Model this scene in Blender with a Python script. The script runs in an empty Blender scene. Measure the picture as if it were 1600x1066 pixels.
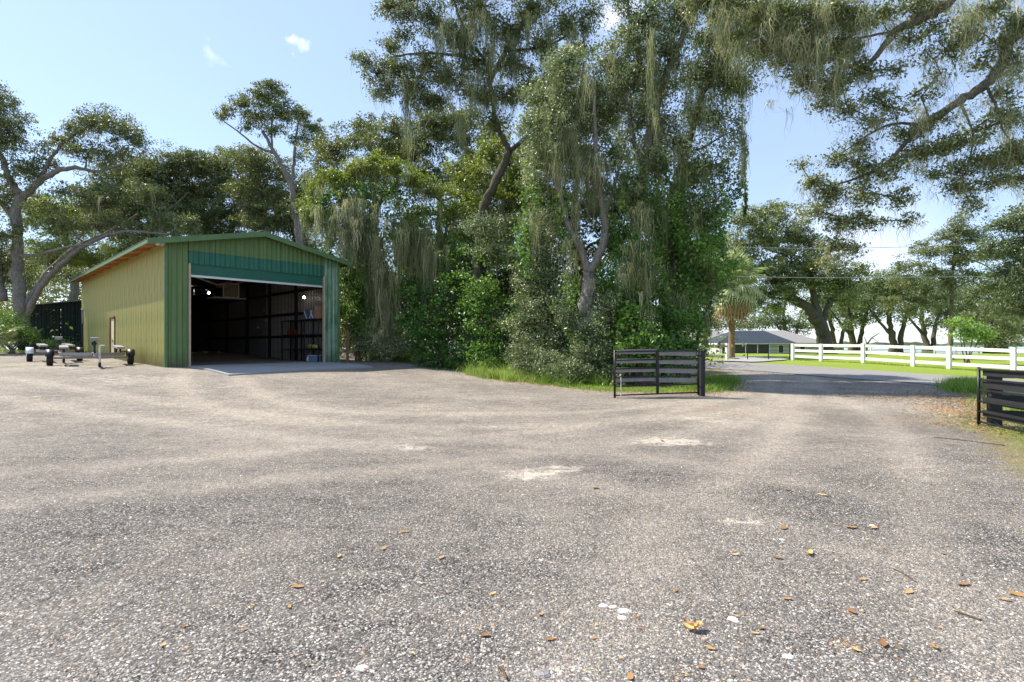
import bpy, math, random
import numpy as np
from mathutils import Vector, Matrix

random.seed(11)
R = np.random.default_rng(11)
SC = bpy.context.scene
COL = SC.collection
PI = math.pi
rad = math.radians

# ------------------------------------------------------------------ camera
CAMZ = 1.45
cam_d = bpy.data.cameras.new('camera')
cam = bpy.data.objects.new('camera', cam_d); COL.objects.link(cam)
cam.location = (0, 0, CAMZ); cam.rotation_euler = (rad(90), 0, 0)
cam_d.sensor_width = 36; cam_d.lens = 18.9; cam_d.shift_y = 0.00375
cam_d.clip_start = 0.05; cam_d.clip_end = 9000
SC.camera = cam
F = 840.0
def at(px, py, y):
    """world point seen at photo pixel (px, py) at distance y"""
    return Vector(((px-800)/F*y, y, CAMZ + (539-py)/F*y))

# ------------------------------------------------------------------ light
LX, LY, LZ = 0.80, -0.32, -1.0                 # the way sunlight travels
to_sun = Vector((-LX, -LY, -LZ)).normalized()
sun_el = math.asin(to_sun.z); sun_az = math.atan2(to_sun.x, to_sun.y)   # clockwise from +Y
sd = bpy.data.lights.new('sun', 'SUN'); sd.energy = 4.5; sd.angle = rad(0.55); sd.color = (1.0, 0.93, 0.82)
so = bpy.data.objects.new('sun', sd); COL.objects.link(so)
so.rotation_euler = Vector((LX, LY, LZ)).to_track_quat('-Z', 'Y').to_euler(); so.location = (-20, 10, 40)
W = bpy.data.worlds.new('World'); SC.world = W; W.use_nodes = True
wn, wl = W.node_tree.nodes, W.node_tree.links
for n in list(wn): wn.remove(n)
def wnode(t, **k):
    n = wn.new(t)
    for a, b in k.items(): setattr(n, a, b)
    return n
sky = wnode('ShaderNodeTexSky', sky_type='NISHITA')
sky.sun_disc = False; sky.sun_elevation = sun_el; sky.sun_rotation = sun_az
sky.air_density = 1.0; sky.dust_density = 0.25; sky.ozone_density = 1.5; sky.altitude = 0
tc = wnode('ShaderNodeTexCoord')
mp = wnode('ShaderNodeMapping'); mp.inputs['Scale'].default_value = (1, 1, 2.6)
nz = wnode('ShaderNodeTexNoise'); nz.inputs['Scale'].default_value = 2.1; nz.inputs['Detail'].default_value = 7; nz.inputs['Roughness'].default_value = .55
rmp = wnode('ShaderNodeValToRGB'); rmp.color_ramp.elements[0].position = .66; rmp.color_ramp.elements[1].position = .95
rmp.color_ramp.elements[0].color = (0,0,0,1); rmp.color_ramp.elements[1].color = (.55,.55,.55,1)
mixc = wnode('ShaderNodeMixRGB'); mixc.inputs[2].default_value = (9.5, 9.3, 9.6, 1)
bgn = wnode('ShaderNodeBackground'); bgn.inputs['Strength'].default_value = 0.108
wout = wnode('ShaderNodeOutputWorld')
wl.new(tc.outputs['Generated'], mp.inputs[0]); wl.new(mp.outputs[0], nz.inputs[0]); wl.new(nz.outputs[0], rmp.inputs[0])
hazm = wnode('ShaderNodeMixRGB'); hazm.inputs[0].default_value = .42; hazm.inputs[2].default_value = (3.9, 4.9, 7.2, 1)
wl.new(sky.outputs[0], hazm.inputs[1])
wl.new(hazm.outputs[0], mixc.inputs[1]); wl.new(rmp.outputs[0], mixc.inputs[0])
last = mixc.outputs[0]
for (px, py, w_, s_) in ((452, 66, 17, .36), (336, 88, 18, .16), (965, 20, 40, .5), (1330, 420, 160, .30)):     # the small fair-weather puffs
    d = Vector(((px-800)/F, 1, (539-py)/F)).normalized()
    dist = wnode('ShaderNodeVectorMath', operation='DISTANCE'); dist.inputs[1].default_value = d
    wob = wnode('ShaderNodeMixRGB', blend_type='ADD'); wob.inputs[0].default_value = .085
    n2 = wnode('ShaderNodeTexNoise'); n2.inputs['Scale'].default_value = 38; n2.inputs['Detail'].default_value = 4
    nrm = wnode('ShaderNodeVectorMath', operation='NORMALIZE')
    wl.new(tc.outputs['Generated'], nrm.inputs[0]); wl.new(nrm.outputs[0], n2.inputs[0]); wl.new(nrm.outputs[0], wob.inputs[1]); wl.new(n2.outputs['Color'], wob.inputs[2])
    sub = wnode('ShaderNodeVectorMath', operation='SUBTRACT'); sub.inputs[1].default_value = (.0425,.0425,.0425)
    wl.new(wob.outputs[0], sub.inputs[0]); wl.new(sub.outputs[0], dist.inputs[0])
    mr = wnode('ShaderNodeMapRange'); mr.inputs[1].default_value = 0; mr.inputs[2].default_value = w_/F*.9; mr.inputs[3].default_value = s_; mr.inputs[4].default_value = 0
    mr.interpolation_type = 'SMOOTHSTEP'
    mx = wnode('ShaderNodeMixRGB'); mx.inputs[2].default_value = (9.6, 9.1, 9.4, 1)
    wl.new(dist.outputs['Value'], mr.inputs[0]); wl.new(mr.outputs[0], mx.inputs[0]); wl.new(last, mx.inputs[1]); last = mx.outputs[0]
wl.new(last, bgn.inputs[0]); wl.new(bgn.outputs[0], wout.inputs[0])
SC.view_settings.view_transform = 'Standard'; SC.view_settings.look = 'None'
SC.view_settings.gamma = 1; SC.view_settings.use_curve_mapping = False
SC.view_settings.exposure = 0.95
SC.cycles.max_bounces = 8; SC.cycles.diffuse_bounces = 4; SC.cycles.glossy_bounces = 3; SC.cycles.transmission_bounces = 5
SC.cycles.caustics_reflective = False; SC.cycles.caustics_refractive = False

# ------------------------------------------------------------------ materials
MATS = {}
class NT:
    def __init__(s, name):
        m = bpy.data.materials.new(name); m.use_nodes = True; s.m = m
        s.n = m.node_tree.nodes; s.l = m.node_tree.links
        s.b = s.n['Principled BSDF']; s.out = s.n['Material Output']; MATS[name] = m
        s.co = s.n.new('ShaderNodeTexCoord').outputs['Object']
    def new(s, t, ins=None, **k):
        n = s.n.new(t)
        for a, b in k.items(): setattr(n, a, b)
        for a, b in (ins or {}).items():
            if hasattr(b, 'is_output'): s.l.new(b, n.inputs[a])
            else: n.inputs[a].default_value = b
        return n
    def noise(s, scale, detail=4, rough=.55, vec=None, dist=0):
        return s.new('ShaderNodeTexNoise', {'Vector': vec or s.co, 'Scale': scale, 'Detail': detail, 'Roughness': rough, 'Distortion': dist}).outputs[0]
    def ramp(s, fac, stops, interp='LINEAR'):
        r = s.new('ShaderNodeValToRGB', {0: fac}); cr = r.color_ramp; cr.interpolation = interp
        while len(cr.elements) < len(stops): cr.elements.new(.5)
        for e, (p, c) in zip(cr.elements, stops):
            e.position = p; e.color = (*c, 1) if len(c) == 3 else c
        return r.outputs[0]
    def mix(s, fac, a, b, mode='MIX'):
        def cv(x): return (*x, 1) if isinstance(x, tuple) and len(x) == 3 else x
        return s.new('ShaderNodeMixRGB', {0: fac, 1: cv(a), 2: cv(b)}, blend_type=mode).outputs[0]
    def math(s, op, a, b=0, clamp=False):
        return s.new('ShaderNodeMath', {0: a, 1: b}, operation=op, use_clamp=clamp).outputs[0]
    def attr(s, name): return s.new('ShaderNodeAttribute', attribute_name=name).outputs['Fac']
    def scale(s, v): return s.new('ShaderNodeMapping', {'Vector': s.co, 'Scale': v}).outputs[0]
    def bump(s, h, strength=.4, dist=.02):
        b = s.new('ShaderNodeBump', {'Height': h, 'Strength': strength, 'Distance': dist}); s.l.new(b.outputs[0], s.b.inputs['Normal'])
    def fin(s, col, rough=.8, metal=0, spec=.3):
        for k, v in (('Base Color', col), ('Roughness', rough), ('Metallic', metal), ('Specular IOR Level', spec)):
            if hasattr(v, 'is_output'): s.l.new(v, s.b.inputs[k])
            else: s.b.inputs[k].default_value = (*v, 1) if isinstance(v, tuple) and len(v) == 3 else v
        return s.m

def simple(name, c, rough=.7, metal=0, spec=.3, var=.25, sc=6, bump=.15):
    t = NT(name); n = t.noise(sc, 6, .65); n2 = t.noise(sc*9, 3)
    col = t.mix(n, tuple(x*(1-var) for x in c), tuple(min(1, x*(1+var)) for x in c))
    t.bump(n2, bump, .01)
    return t.fin(col, rough, metal, spec)

def leaf_mat(name, stops, rough=.42, spec=.5, trans=.3, tcol=(.35, .42, .05)):
    t = NT(name); a = t.attr('tint')
    col = t.ramp(a, stops)
    t.fin(t.mix(1.0, col, (1.55, 1.52, 1.35), 'MULTIPLY'), rough, 0, spec)
    tr = t.new('ShaderNodeBsdfTranslucent', {'Color': t.mix(.45, col, tcol)})
    mx = t.new('ShaderNodeMixShader', {0: trans}); t.l.new(t.b.outputs[0], mx.inputs[1]); t.l.new(tr.outputs[0], mx.inputs[2])
    t.l.new(mx.outputs[0], t.out.inputs[0]); return t.m

leaf_mat('oak_leaf', [(0, (.024, .036, .015)), (.45, (.080, .110, .040)), (.8, (.17, .21, .078)), (1, (.31, .33, .15))], .46, .6, .26, (.38, .42, .06))
leaf_mat('vine_leaf', [(0, (.018, .055, .012)), (.5, (.070, .170, .030)), (.85, (.14, .26, .050)), (1, (.24, .34, .07))], .46, .55, .36, (.30, .52, .04))
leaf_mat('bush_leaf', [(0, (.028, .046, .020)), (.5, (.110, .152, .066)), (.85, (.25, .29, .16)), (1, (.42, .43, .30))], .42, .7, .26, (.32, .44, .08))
leaf_mat('yellow_leaf', [(0, (.06, .11, .02)), (.5, (.14, .20, .035)), (1, (.30, .33, .07))], .40, .5, .40, (.45, .52, .05))
leaf_mat('far_leaf', [(0, (.055, .078, .042)), (.5, (.105, .140, .070)), (1, (.19, .22, .11))], .6, .3, .28, (.3, .38, .1))
leaf_mat('cypress_leaf', [(0, (.065, .088, .042)), (.5, (.13, .16, .080)), (1, (.25, .26, .14))], .6, .3, .32, (.35, .4, .12))
leaf_mat('moss', [(0, (.070, .090, .050)), (.5, (.19, .21, .125)), (.85, (.36, .36, .225)), (1, (.52, .49, .34))], .9, .1, .42, (.44, .50, .20))
leaf_mat('grass_blade', [(0, (.05, .10, .015)), (.5, (.12, .22, .03)), (.85, (.24, .34, .06)), (1, (.42, .38, .17))], .5, .35, .35, (.4, .55, .06))
leaf_mat('litter', [(0, (.08, .045, .028)), (.4, (.19, .105, .05)), (.75, (.34, .20, .09)), (1, (.54, .38, .16))], .7, .2, .15, (.5, .3, .1))
leaf_mat('palm_green', [(0, (.12, .15, .06)), (.6, (.29, .33, .17)), (1, (.50, .50, .32))], .4, .5, .3, (.3, .45, .1))
leaf_mat('palm_dry', [(0, (.16, .11, .055)), (.6, (.34, .26, .14)), (1, (.48, .40, .24))], .7, .2, .2, (.4, .3, .12))

def bark(name, c0, c1, sc=3):
    t = NT(name); v = t.scale((1, 1, .28))
    n = t.noise(sc*4, 8, .7, v, .6); n2 = t.noise(sc*.5, 3)
    col = t.mix(t.ramp(n, [(.32, (0,0,0)), (.62, (1,1,1))]), c0, c1); col = t.mix(t.math('MULTIPLY', n2, .35), col, (.16, .19, .10))
    t.bump(n, .9, .06); return t.fin(col, .92, 0, .15)
bark('bark', (.055, .045, .036), (.23, .19, .155))
bark('bark_grey', (.10, .085, .08), (.33, .29, .27))
bark('bark_dark', (.03, .024, .02), (.12, .095, .075))
bark('palm_bark', (.13, .07, .038), (.36, .215, .12), 5)

def green_metal(name, a, b, fade, famt, lo=.45, hi=.75):
    t = NT(name); st = t.ramp(t.noise(1.0, 7, .75, t.scale((7, 7, .22))), [(.30, (0,0,0)), (.70, (1,1,1))]); bl = t.noise(.8, 5, .6); sp = t.noise(40, 3)
    col = t.mix(st, a, b); m = t.ramp(t.math('MULTIPLY', bl, t.math('ADD', st, .5)), [(lo, (0,0,0)), (hi, (1,1,1))])
    col = t.mix(t.math('MULTIPLY', m, famt), col, fade)
    zc = t.new('ShaderNodeSeparateXYZ', {0: t.co}).outputs[2]; spl = t.math('MULTIPLY', t.new('ShaderNodeMapRange', {0: zc, 1: .75, 2: 0., 3: 0., 4: 1.}).outputs[0], t.noise(7, 5, .7)); col = t.mix(t.ramp(spl, [(.15, (0,0,0)), (.6, (.8,.8,.8))]), col, (.10, .085, .055))
    rs_ = t.ramp(t.noise(1.0, 5, .7, t.scale((14, 14, .8))), [(.62, (0,0,0)), (.72, (.55,.55,.55))]); col = t.mix(rs_, col, tuple(x*.35 for x in a))
    col = t.mix(t.ramp(sp, [(.70, (0,0,0)), (.80, (.25,.25,.25))]), col, (.5, .52, .45))
    t.bump(sp, .05, .01); return t.fin(col, .55, 0, .35)
green_metal('green_siding', (.080, .150, .050), (.130, .210, .072), (.19, .26, .10), .5)
green_metal('sunlit_faded_siding', (.17, .215, .060), (.36, .365, .110), (.58, .48, .18), .8, .3, .7)  # left wall: weathered paint, with warm sunlight's yellow put into the colour
green_metal('blotched_siding', (.045, .155, .075), (.07, .20, .095), (.42, .50, .40), .55, .42, .62)
green_metal('teal_siding', (.012, .10, .070), (.022, .15, .10), (.10, .25, .12), .3)
simple('green_trim', (.10, .185, .070), .5, 0, .4, .3, 4)
simple('teal_door', (.016, .125, .085), .45, 0, .4, .15, 3, .05)
simple('door_bar', (.62, .63, .60), .4, .3, .5, .1)
simple('jamb_wood', (.46, .38, .26), .8, 0, .2, .3, 5)
simple('soffit_wood', (.50, .22, .075), .75, 0, .2, .3, 3)
simple('roof_metal', (.20, .20, .17), .6, .3, .4, .45, 2)
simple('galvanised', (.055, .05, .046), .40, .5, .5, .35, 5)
simple('rib_highlight_pale', (.42, .40, .37), .5, .2, .4, .5, 3)  # pale colour for the imitated highlights on the inner ribs
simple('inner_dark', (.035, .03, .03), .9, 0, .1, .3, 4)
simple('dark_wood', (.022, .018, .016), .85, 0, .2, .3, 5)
simple('shed_dark', (.012, .022, .018), .8, 0, .2, .4, 1.5)
simple('pale_paint', (.55, .52, .30), .6, 0, .3, .2, 4)
simple('brown_frame', (.16, .07, .035), .7, 0, .3, .3, 5)
simple('black_steel', (.012, .012, .013), .42, .2, .5, .4, 8)
simple('weathered_board', (.25, .235, .232), .8, 0, .25, .45, 4, .4)
simple('black_board', (.020, .020, .022), .6, 0, .4, .5, 5, .3)
simple('white_paint', (.74, .74, .70), .6, 0, .3, .16, 3.5, .25)
simple('white_plastic', (.75, .76, .78), .4, 0, .5, .05)
simple('rubber', (.035, .030, .028), .85, 0, .2, .3, 8, .3)
simple('grey_steel', (.26, .25, .24), .5, .6, .5, .35, 9)
simple('pale_steel', (.60, .58, .53), .5, .3, .4, .3, 9)
simple('post_wood', (.20, .125, .07), .9, 0, .1, .35, 6, .4)
simple('cardboard', (.40, .22, .13), .85, 0, .1, .1)
simple('blue_box', (.10, .14, .21), .5, 0, .4, .2)
simple('box_white', (.7, .73, .76), .5, 0, .4, .05)
simple('sky_blue_plastic', (.16, .27, .42), .4, 0, .5, .1)
simple('yellow_plastic', (.44, .38, .10), .5, 0, .4, .2)
simple('red_plastic', (.22, .035, .02), .5, 0, .4, .2)
simple('roof_tile_pale', (.27, .26, .25), .9, 0, .15, .12, 1)
simple('roof_tile_dark', (.045, .058, .075), .9, 0, .15, .2, 1)
simple('house_wall', (.42, .43, .42), .8, 0, .2, .1, 1)
simple('house_dark', (.02, .022, .026), .35, 0, .5, .2, 1)
simple('gate_rail_tan', (.40, .24, .11), .8, 0, .2, .25, 3)
simple('pale_stone', (.62, .58, .52), .9, 0, .15, .2, 20, .4)
simple('stick_brown', (.13, .085, .05), .9, 0, .1, .3, 20, .4)
simple('floor_concrete', (.12, .12, .12), .8, 0, .2, .25, 1)
simple('cable', (.30, .30, .32), .6, .2, .4, .05)
t = NT('bulb'); t.b.inputs['Emission Color'].default_value = (1, .93, .80, 1); t.b.inputs['Emission Strength'].default_value = 14; t.fin((.9,.9,.85), .4)

# asphalt, concrete
t = NT('asphalt'); n = t.noise(55, 3); b = t.noise(.5, 5); c = t.mix(n, (.13, .128, .125), (.27, .26, .25)); c = t.mix(t.math('MULTIPLY', b, .5), c, (.33, .31, .27)); t.bump(n, .3, .01); t.fin(c, .9, 0, .2)
t = NT('concrete'); n = t.noise(30, 5); b = t.noise(.7, 6, .65); c = t.mix(b, (.25, .25, .245), (.40, .39, .37)); c = t.mix(t.math('MULTIPLY', n, .35), c, (.28, .27, .26))
st = t.ramp(t.noise(.55, 4, .6, t.scale((1, 2.2, 1))), [(.58, (0,0,0)), (.70, (1,1,1))]); c = t.mix(t.math('MULTIPLY', st, .45), c, (.16, .15, .145)); t.bump(n, .25, .008); t.fin(c, .85, 0, .25)
# lake water
t = NT('lake_water'); n = t.noise(.6, 5, .6, t.scale((.25, 1, 1))); t.bump(n, .25, .3); t.fin((.32, .38, .42), .22, 0, .6)

# ------------------------------------------------------------------ mesh helpers
def rawmesh(name, V, Fs, mat=None, smooth=False):
    me = bpy.data.meshes.new(name); me.from_pydata(V, [], Fs)
    if mat: me.materials.append(MATS[mat])
    if smooth: me.polygons.foreach_set('use_smooth', [True]*len(me.polygons))
    me.update(); return me
def link(name, me, parent=None, loc=(0,0,0), rz=0, **props):
    o = bpy.data.objects.new(name, me); COL.objects.link(o); o.location = loc
    if rz: o.rotation_euler = (0, 0, rz)
    if parent: o.parent = parent
    for k, v in props.items(): o[k] = v
    return o
def thing(name, label, cat, loc=(0,0,0), rz=0, group=None):
    o = bpy.data.objects.new(name, None); COL.objects.link(o); o.location = loc; o.rotation_euler = (0, 0, rz)
    o.empty_display_size = .2
    o['label'] = label; o['category'] = cat
    if group: o['group'] = group
    return o
def tag(o, label, cat, group=None):
    o['label'] = label; o['category'] = cat
    if group: o['group'] = group
    return o
class MB:
    def __init__(s): s.v = []; s.f = []
    def box(s, c, d, rz=0, tilt=None):
        cx, cy, cz = c; hx, hy, hz = d[0]/2, d[1]/2, d[2]/2; b = len(s.v); M = Matrix.Rotation(rz, 3, 'Z')
        if tilt: M = M @ Matrix.Rotation(tilt[0], 3, 'X') @ Matrix.Rotation(tilt[1], 3, 'Y')
        for x in (-1, 1):
            for y in (-1, 1):
                for z in (-1, 1):
                    p = M @ Vector((x*hx, y*hy, z*hz)); s.v.append((cx+p.x, cy+p.y, cz+p.z))
        for q in ((0,1,3,2),(4,6,7,5),(0,4,5,1),(2,3,7,6),(0,2,6,4),(1,5,7,3)): s.f.append([b+i for i in q])
        return s
    def beam(s, p0, p1, w, h, up=(0,0,1)):
        p0, p1 = Vector(p0), Vector(p1); d = (p1-p0).normalized(); up = Vector(up)
        if abs(d.dot(up)) > .95: up = Vector((0,1,0))
        sx = d.cross(up).normalized()*w/2; sz = sx.cross(d).normalized()*h/2; b = len(s.v)
        for p in (p0, p1):
            for a, c in ((-1,-1),(1,-1),(1,1),(-1,1)): s.v.append(tuple(p+sx*a+sz*c))
        s.f += [[b,b+1,b+2,b+3],[b+7,b+6,b+5,b+4],[b,b+4,b+5,b+1],[b+1,b+5,b+6,b+2],[b+2,b+6,b+7,b+3],[b+3,b+7,b+4,b]]
        return s
    def tube(s, P, r, n=8, cap=True, rough=0):
        P = [Vector(p) for p in P]
        if not hasattr(r, '__len__'): r = [r]*len(P)
        b = len(s.v); ref = None
        for i, p in enumerate(P):
            d = (P[min(i+1, len(P)-1)] - P[max(i-1, 0)]).normalized()
            if ref is None:
                ref = d.cross(Vector((.31, .95, .1))).normalized()
                if ref.length < .1: ref = d.orthogonal().normalized()
            ref = (ref - d*ref.dot(d)).normalized(); o = d.cross(ref)
            for k in range(n):
                a = 2*PI*k/n; rr = r[i]*(1+(random.uniform(-rough, rough) if rough else 0))
                s.v.append(tuple(p + (ref*math.cos(a)+o*math.sin(a))*rr))
        for i in range(len(P)-1):
            for k in range(n):
                k2 = (k+1) % n; s.f.append([b+i*n+k, b+i*n+k2, b+(i+1)*n+k2, b+(i+1)*n+k])
        if cap:
            s.f.append([b+k for k in range(n)][::-1]); s.f.append([b+(len(P)-1)*n+k for k in range(n)])
        return s
    def poly(s, pts):
        b = len(s.v); s.v += [tuple(p) for p in pts]; s.f.append(list(range(b, b+len(pts)))); return s
    def build(s, name, mat, parent=None, smooth=False, local=True, **props):
        off = (0,0,0)
        V = s.v
        if parent is not None and not local:
            L = parent.location; V = [(x-L.x, y-L.y, z-L.z) for x, y, z in V]
        return link(name, rawmesh(name, V, s.f, mat, smooth), parent, **props)

def quadsmesh(name, V, tris, mat, tint=None, smooth=False):
    """V (n,3) array, tris (m,k) index array"""
    me = bpy.data.meshes.new(name); k = tris.shape[1]
    me.vertices.add(len(V)); me.vertices.foreach_set('co', V.astype(np.float32).ravel())
    me.loops.add(tris.size); me.loops.foreach_set('vertex_index', tris.astype(np.int32).ravel())
    me.polygons.add(len(tris)); me.polygons.foreach_set('loop_start', np.arange(0, tris.size, k, dtype=np.int32))
    me.materials.append(MATS[mat])
    if tint is not None:
        a = me.attributes.new('tint', 'FLOAT', 'POINT'); a.data.foreach_set('value', tint.astype(np.float32))
    if smooth: me.polygons.foreach_set('use_smooth', np.ones(len(tris), bool))
    me.update(calc_edges=True); return me
def unit(v): return v/np.maximum(np.linalg.norm(v, axis=1, keepdims=True), 1e-6)
NLEAF = [0]
def leaves(name, P, size, tint, mat, parent=None, asp=.5, up=.5, hang=0., **props):
    N = len(P); NLEAF[0] += N
    n = unit(unit(R.normal(size=(N,3))) + np.array([0,0,up])); a = unit(np.cross(n, R.normal(size=(N,3)))); 
    if hang: a = unit(a+np.array([0,0,-hang])); n = unit(np.cross(a, R.normal(size=(N,3)))); n *= np.sign(n[:,2:3]+1e-6)
    b = np.cross(n, a); L = (size*R.uniform(.6, 1.35, N))[:,None]
    V = np.empty((N,4,3)); V[:,0] = P-a*L/2; V[:,2] = P+a*L/2; V[:,1] = P+b*L*asp/2+n*L*.13; V[:,3] = P-b*L*asp/2+n*L*.13
    if parent is not None: V -= np.array(parent.location)
    i = np.arange(N)[:,None]*4; T = np.concatenate([np.hstack([i,i+1,i+2]), np.hstack([i,i+2,i+3])], axis=1).reshape(-1,3)
    return link(name, quadsmesh(name, V.reshape(-1,3), T, mat, np.repeat(np.clip(tint,0,1), 4)), parent, **props)
def ribbons(name, A, L, width, mat, parent=None, segs=4, tint=None, wav=.05, lean=None, grow=-1, **props):
    """hanging (grow=-1) or standing (grow=1) tapered strips"""
    N = len(A); ang = R.uniform(0, 2*PI, N); w = np.stack([np.cos(ang), np.sin(ang), np.zeros(N)], 1)*(width*R.uniform(.6,1.3,N))[:,None]
    V = np.empty((N, segs+1, 2, 3)); ph = R.uniform(0, 6.28, (N,2)); am = wav*R.uniform(.3,1,N)
    if lean is None: lean = np.zeros((N,3))
    for s in range(segs+1):
        t = s/segs
        p = A + np.stack([am*np.sin(ph[:,0]+t*5)-am*np.sin(ph[:,0]), am*np.sin(ph[:,1]+t*4)-am*np.sin(ph[:,1]), grow*L*t], 1) + lean*(t**1.8)
        ww = w*(1-t*.92)**.7 if grow < 0 else w*(1-t)**.6
        V[:,s,0] = p-ww/2; V[:,s,1] = p+ww/2
    if parent is not None: V -= np.array(parent.location)
    base = (np.arange(N)*(segs+1)*2)[:,None]; Q = np.concatenate([base+np.array([[2*s,2*s+1,2*s+3,2*s+2]]) for s in range(segs)], axis=1).reshape(-1,4)
    if tint is None: tint = R.uniform(0,1,N)
    return link(name, quadsmesh(name, V.reshape(-1,3), Q, mat, np.repeat(np.clip(tint,0,1), (segs+1)*2)), parent, **props)

def smooth_path(P, k=4):
    P = [Vector(p) for p in P]
    if len(P) < 3: return P
    out = []
    for i in range(len(P)-1):
        p0, p1, p2, p3 = P[max(i-1,0)], P[i], P[i+1], P[min(i+2,len(P)-1)]
        for j in range(k):
            t = j/k; out.append(.5*((2*p1)+(p2-p0)*t+(2*p0-5*p1+4*p2-p3)*t*t+(3*p1-p0-3*p2+p3)*t**3))
    out.append(P[-1]); return out

# ------------------------------------------------------------------ terrain
def ss(a, b, x):
    t = np.clip((x-a)/(b-a), 0, 1); return t*t*(3-2*t)
def g(x, y):
    x = np.asarray(x, float); y = np.asarray(y, float)
    s = -.6*x+.8*y
    h = (.62*ss(10,27,s)+.40*ss(27,45,s))*(1-ss(-8,8,x+.0*y))*(1-ss(60,100,y))
    h = h - .17*ss(4,10,x)*(1-ss(12,22,y))*ss(3,9,y) + .30*ss(22,38,y)*ss(4,15,x)*(1-ss(58,110,y)) + .12*ss(40,55,y)*ss(4,15,x)*(1-ss(58,110,y))
    h = h - .6*ss(62,108,y) - 3.2*ss(135,170,y)
    h = h + .018*np.sin(x*1.1+y*.5)*np.sin(y*.9-x*.3)*ss(1,5,y)
    return h
def gz(x, y): return float(g(x, y))
YARD = np.array([(-60,-20),(-60,28),(-38,33.5),(-29,36),(-22,44),(-10,36),(-6.6,31),(-4.8,29.5),(-2.4,26.5),(-.9,22.5),(.3,20),(3.0,17.4),(5.4,16.1),(7.4,18),(8.6,20.5),(11.0,28),(13,36),(19,26),(17.2,20.4),(14.6,17.4),(11.4,13.6),(9.6,11.4),(7.6,8.6),(5.6,5.9),(4.6,4.2),(4.1,2),(3.8,-20)])
def sdist(X, Y, poly):
    d = np.full(X.shape, 1e9); ins = np.zeros(X.shape, bool); n = len(poly)
    for i in range(n):
        x0, y0 = poly[i]; x1, y1 = poly[(i+1) % n]; dx, dy = x1-x0, y1-y0
        t = np.clip(((X-x0)*dx+(Y-y0)*dy)/(dx*dx+dy*dy), 0, 1); d = np.minimum(d, np.hypot(X-x0-t*dx, Y-y0-t*dy))
        c = ((y0 > Y) != (y1 > Y)) & (X < (x1-x0)*(Y-y0)/((y1-y0) if y1 != y0 else 1e-9)+x0); ins ^= c
    return np.where(ins, d, -d)
def grid(name, xs, ys, zoff, mat, keep=None, attrs=None, **props):
    X, Y = np.meshgrid(xs, ys); Z = g(X, Y)+zoff; nx = len(xs)
    V = np.stack([X, Y, Z], -1).reshape(-1,3); i = (np.arange(len(ys)-1)[:,None]*nx+np.arange(nx-1)[None]).ravel()
    Q = np.stack([i, i+1, i+nx+1, i+nx], 1)
    if keep is not None:
        K = keep(X, Y).ravel(); Q = Q[K[Q].all(1)]
    u, inv = np.unique(Q, return_inverse=True); Q = inv.reshape(Q.shape); V = V[u]
    me = quadsmesh(name, V, Q, mat, None, True)
    for k, fn in (attrs or {}).items():
        a = me.attributes.new(k, 'FLOAT', 'POINT'); a.data.foreach_set('value', fn(X, Y).ravel()[u].astype(np.float32))
    return link(name, me, None, **props)

def ell(lst):
    def fn(X, Y):
        o = np.zeros(X.shape)
        for (cx, cy, rx, ry, a, w) in lst:
            c, s = math.cos(a), math.sin(a); dx, dy = X-cx, Y-cy; u = (dx*c+dy*s)/rx; v = (-dx*s+dy*c)/ry
            o = np.maximum(o, w*np.clip(1.35-np.sqrt(u*u+v*v), 0, 1))
        return o
    return fn
def gp(px, py):                     # ground point under a photo pixel (flat yard)
    y = F*CAMZ/(py-539); return ((px-800)/F*y, y)
sand = []
for px, py, wx, wy, w in ((830,742,70,13,1),(880,733,60,10,.8),(1050,690,95,12,.9),(1100,655,80,10,.7),(640,700,80,9,.75),(560,712,60,7,.6),(380,668,70,8,.45),(760,690,45,8,.6),
                          (1165,815,55,9,1),(1080,800,50,7,.6),(870,1052,90,20,1),(760,1010,60,8,.5),(1230,760,120,14,.35),(1450,735,60,7,.7),(1540,765,55,8,.5),(960,955,22,10,1),
                          (700,660,90,8,.5),(450,632,120,8,.5),(200,612,160,9,.65),(90,600,120,8,.6),(330,600,80,7,.5),(1320,650,120,12,.45),(1150,905,60,10,.5),(1380,850,100,14,.45),(1300,930,70,10,.4),(60,640,90,8,.3)):
    x, y = gp(px, py); sand.append((x, y, wx/F*y, wy/(py-539)*y*1.0, 0, w))
litt = []
for px, py, wx, wy, w in ((1440,648,110,14,.5),(1500,632,60,10,.8),(1560,660,60,12,.6),(1590,690,50,14,.5),(330-120,915,40,8,.7),(175,952,18,8,.7),(1130,640,90,10,.5),(1572,932,34,12,1),(1330,1005,60,9,.7),(1325,952,30,7,.7),(1130,985,40,8,.6),(1040,925,30,6,.6),(210,912,45,7,1),(1165,720,60,6,.5),(1400,990,60,8,.6),(1225,868,30,6,.7),(640,905,40,7,.4),(930,920,30,6,.5),(250,700,70,7,.4),(760,584,60,6,.8),(1250,635,160,10,.4),(620,570,90,5,.5)):
    x, y = gp(px, py); litt.append((x, y, wx/F*y, wy/(py-539)*y, 0, w))

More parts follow.
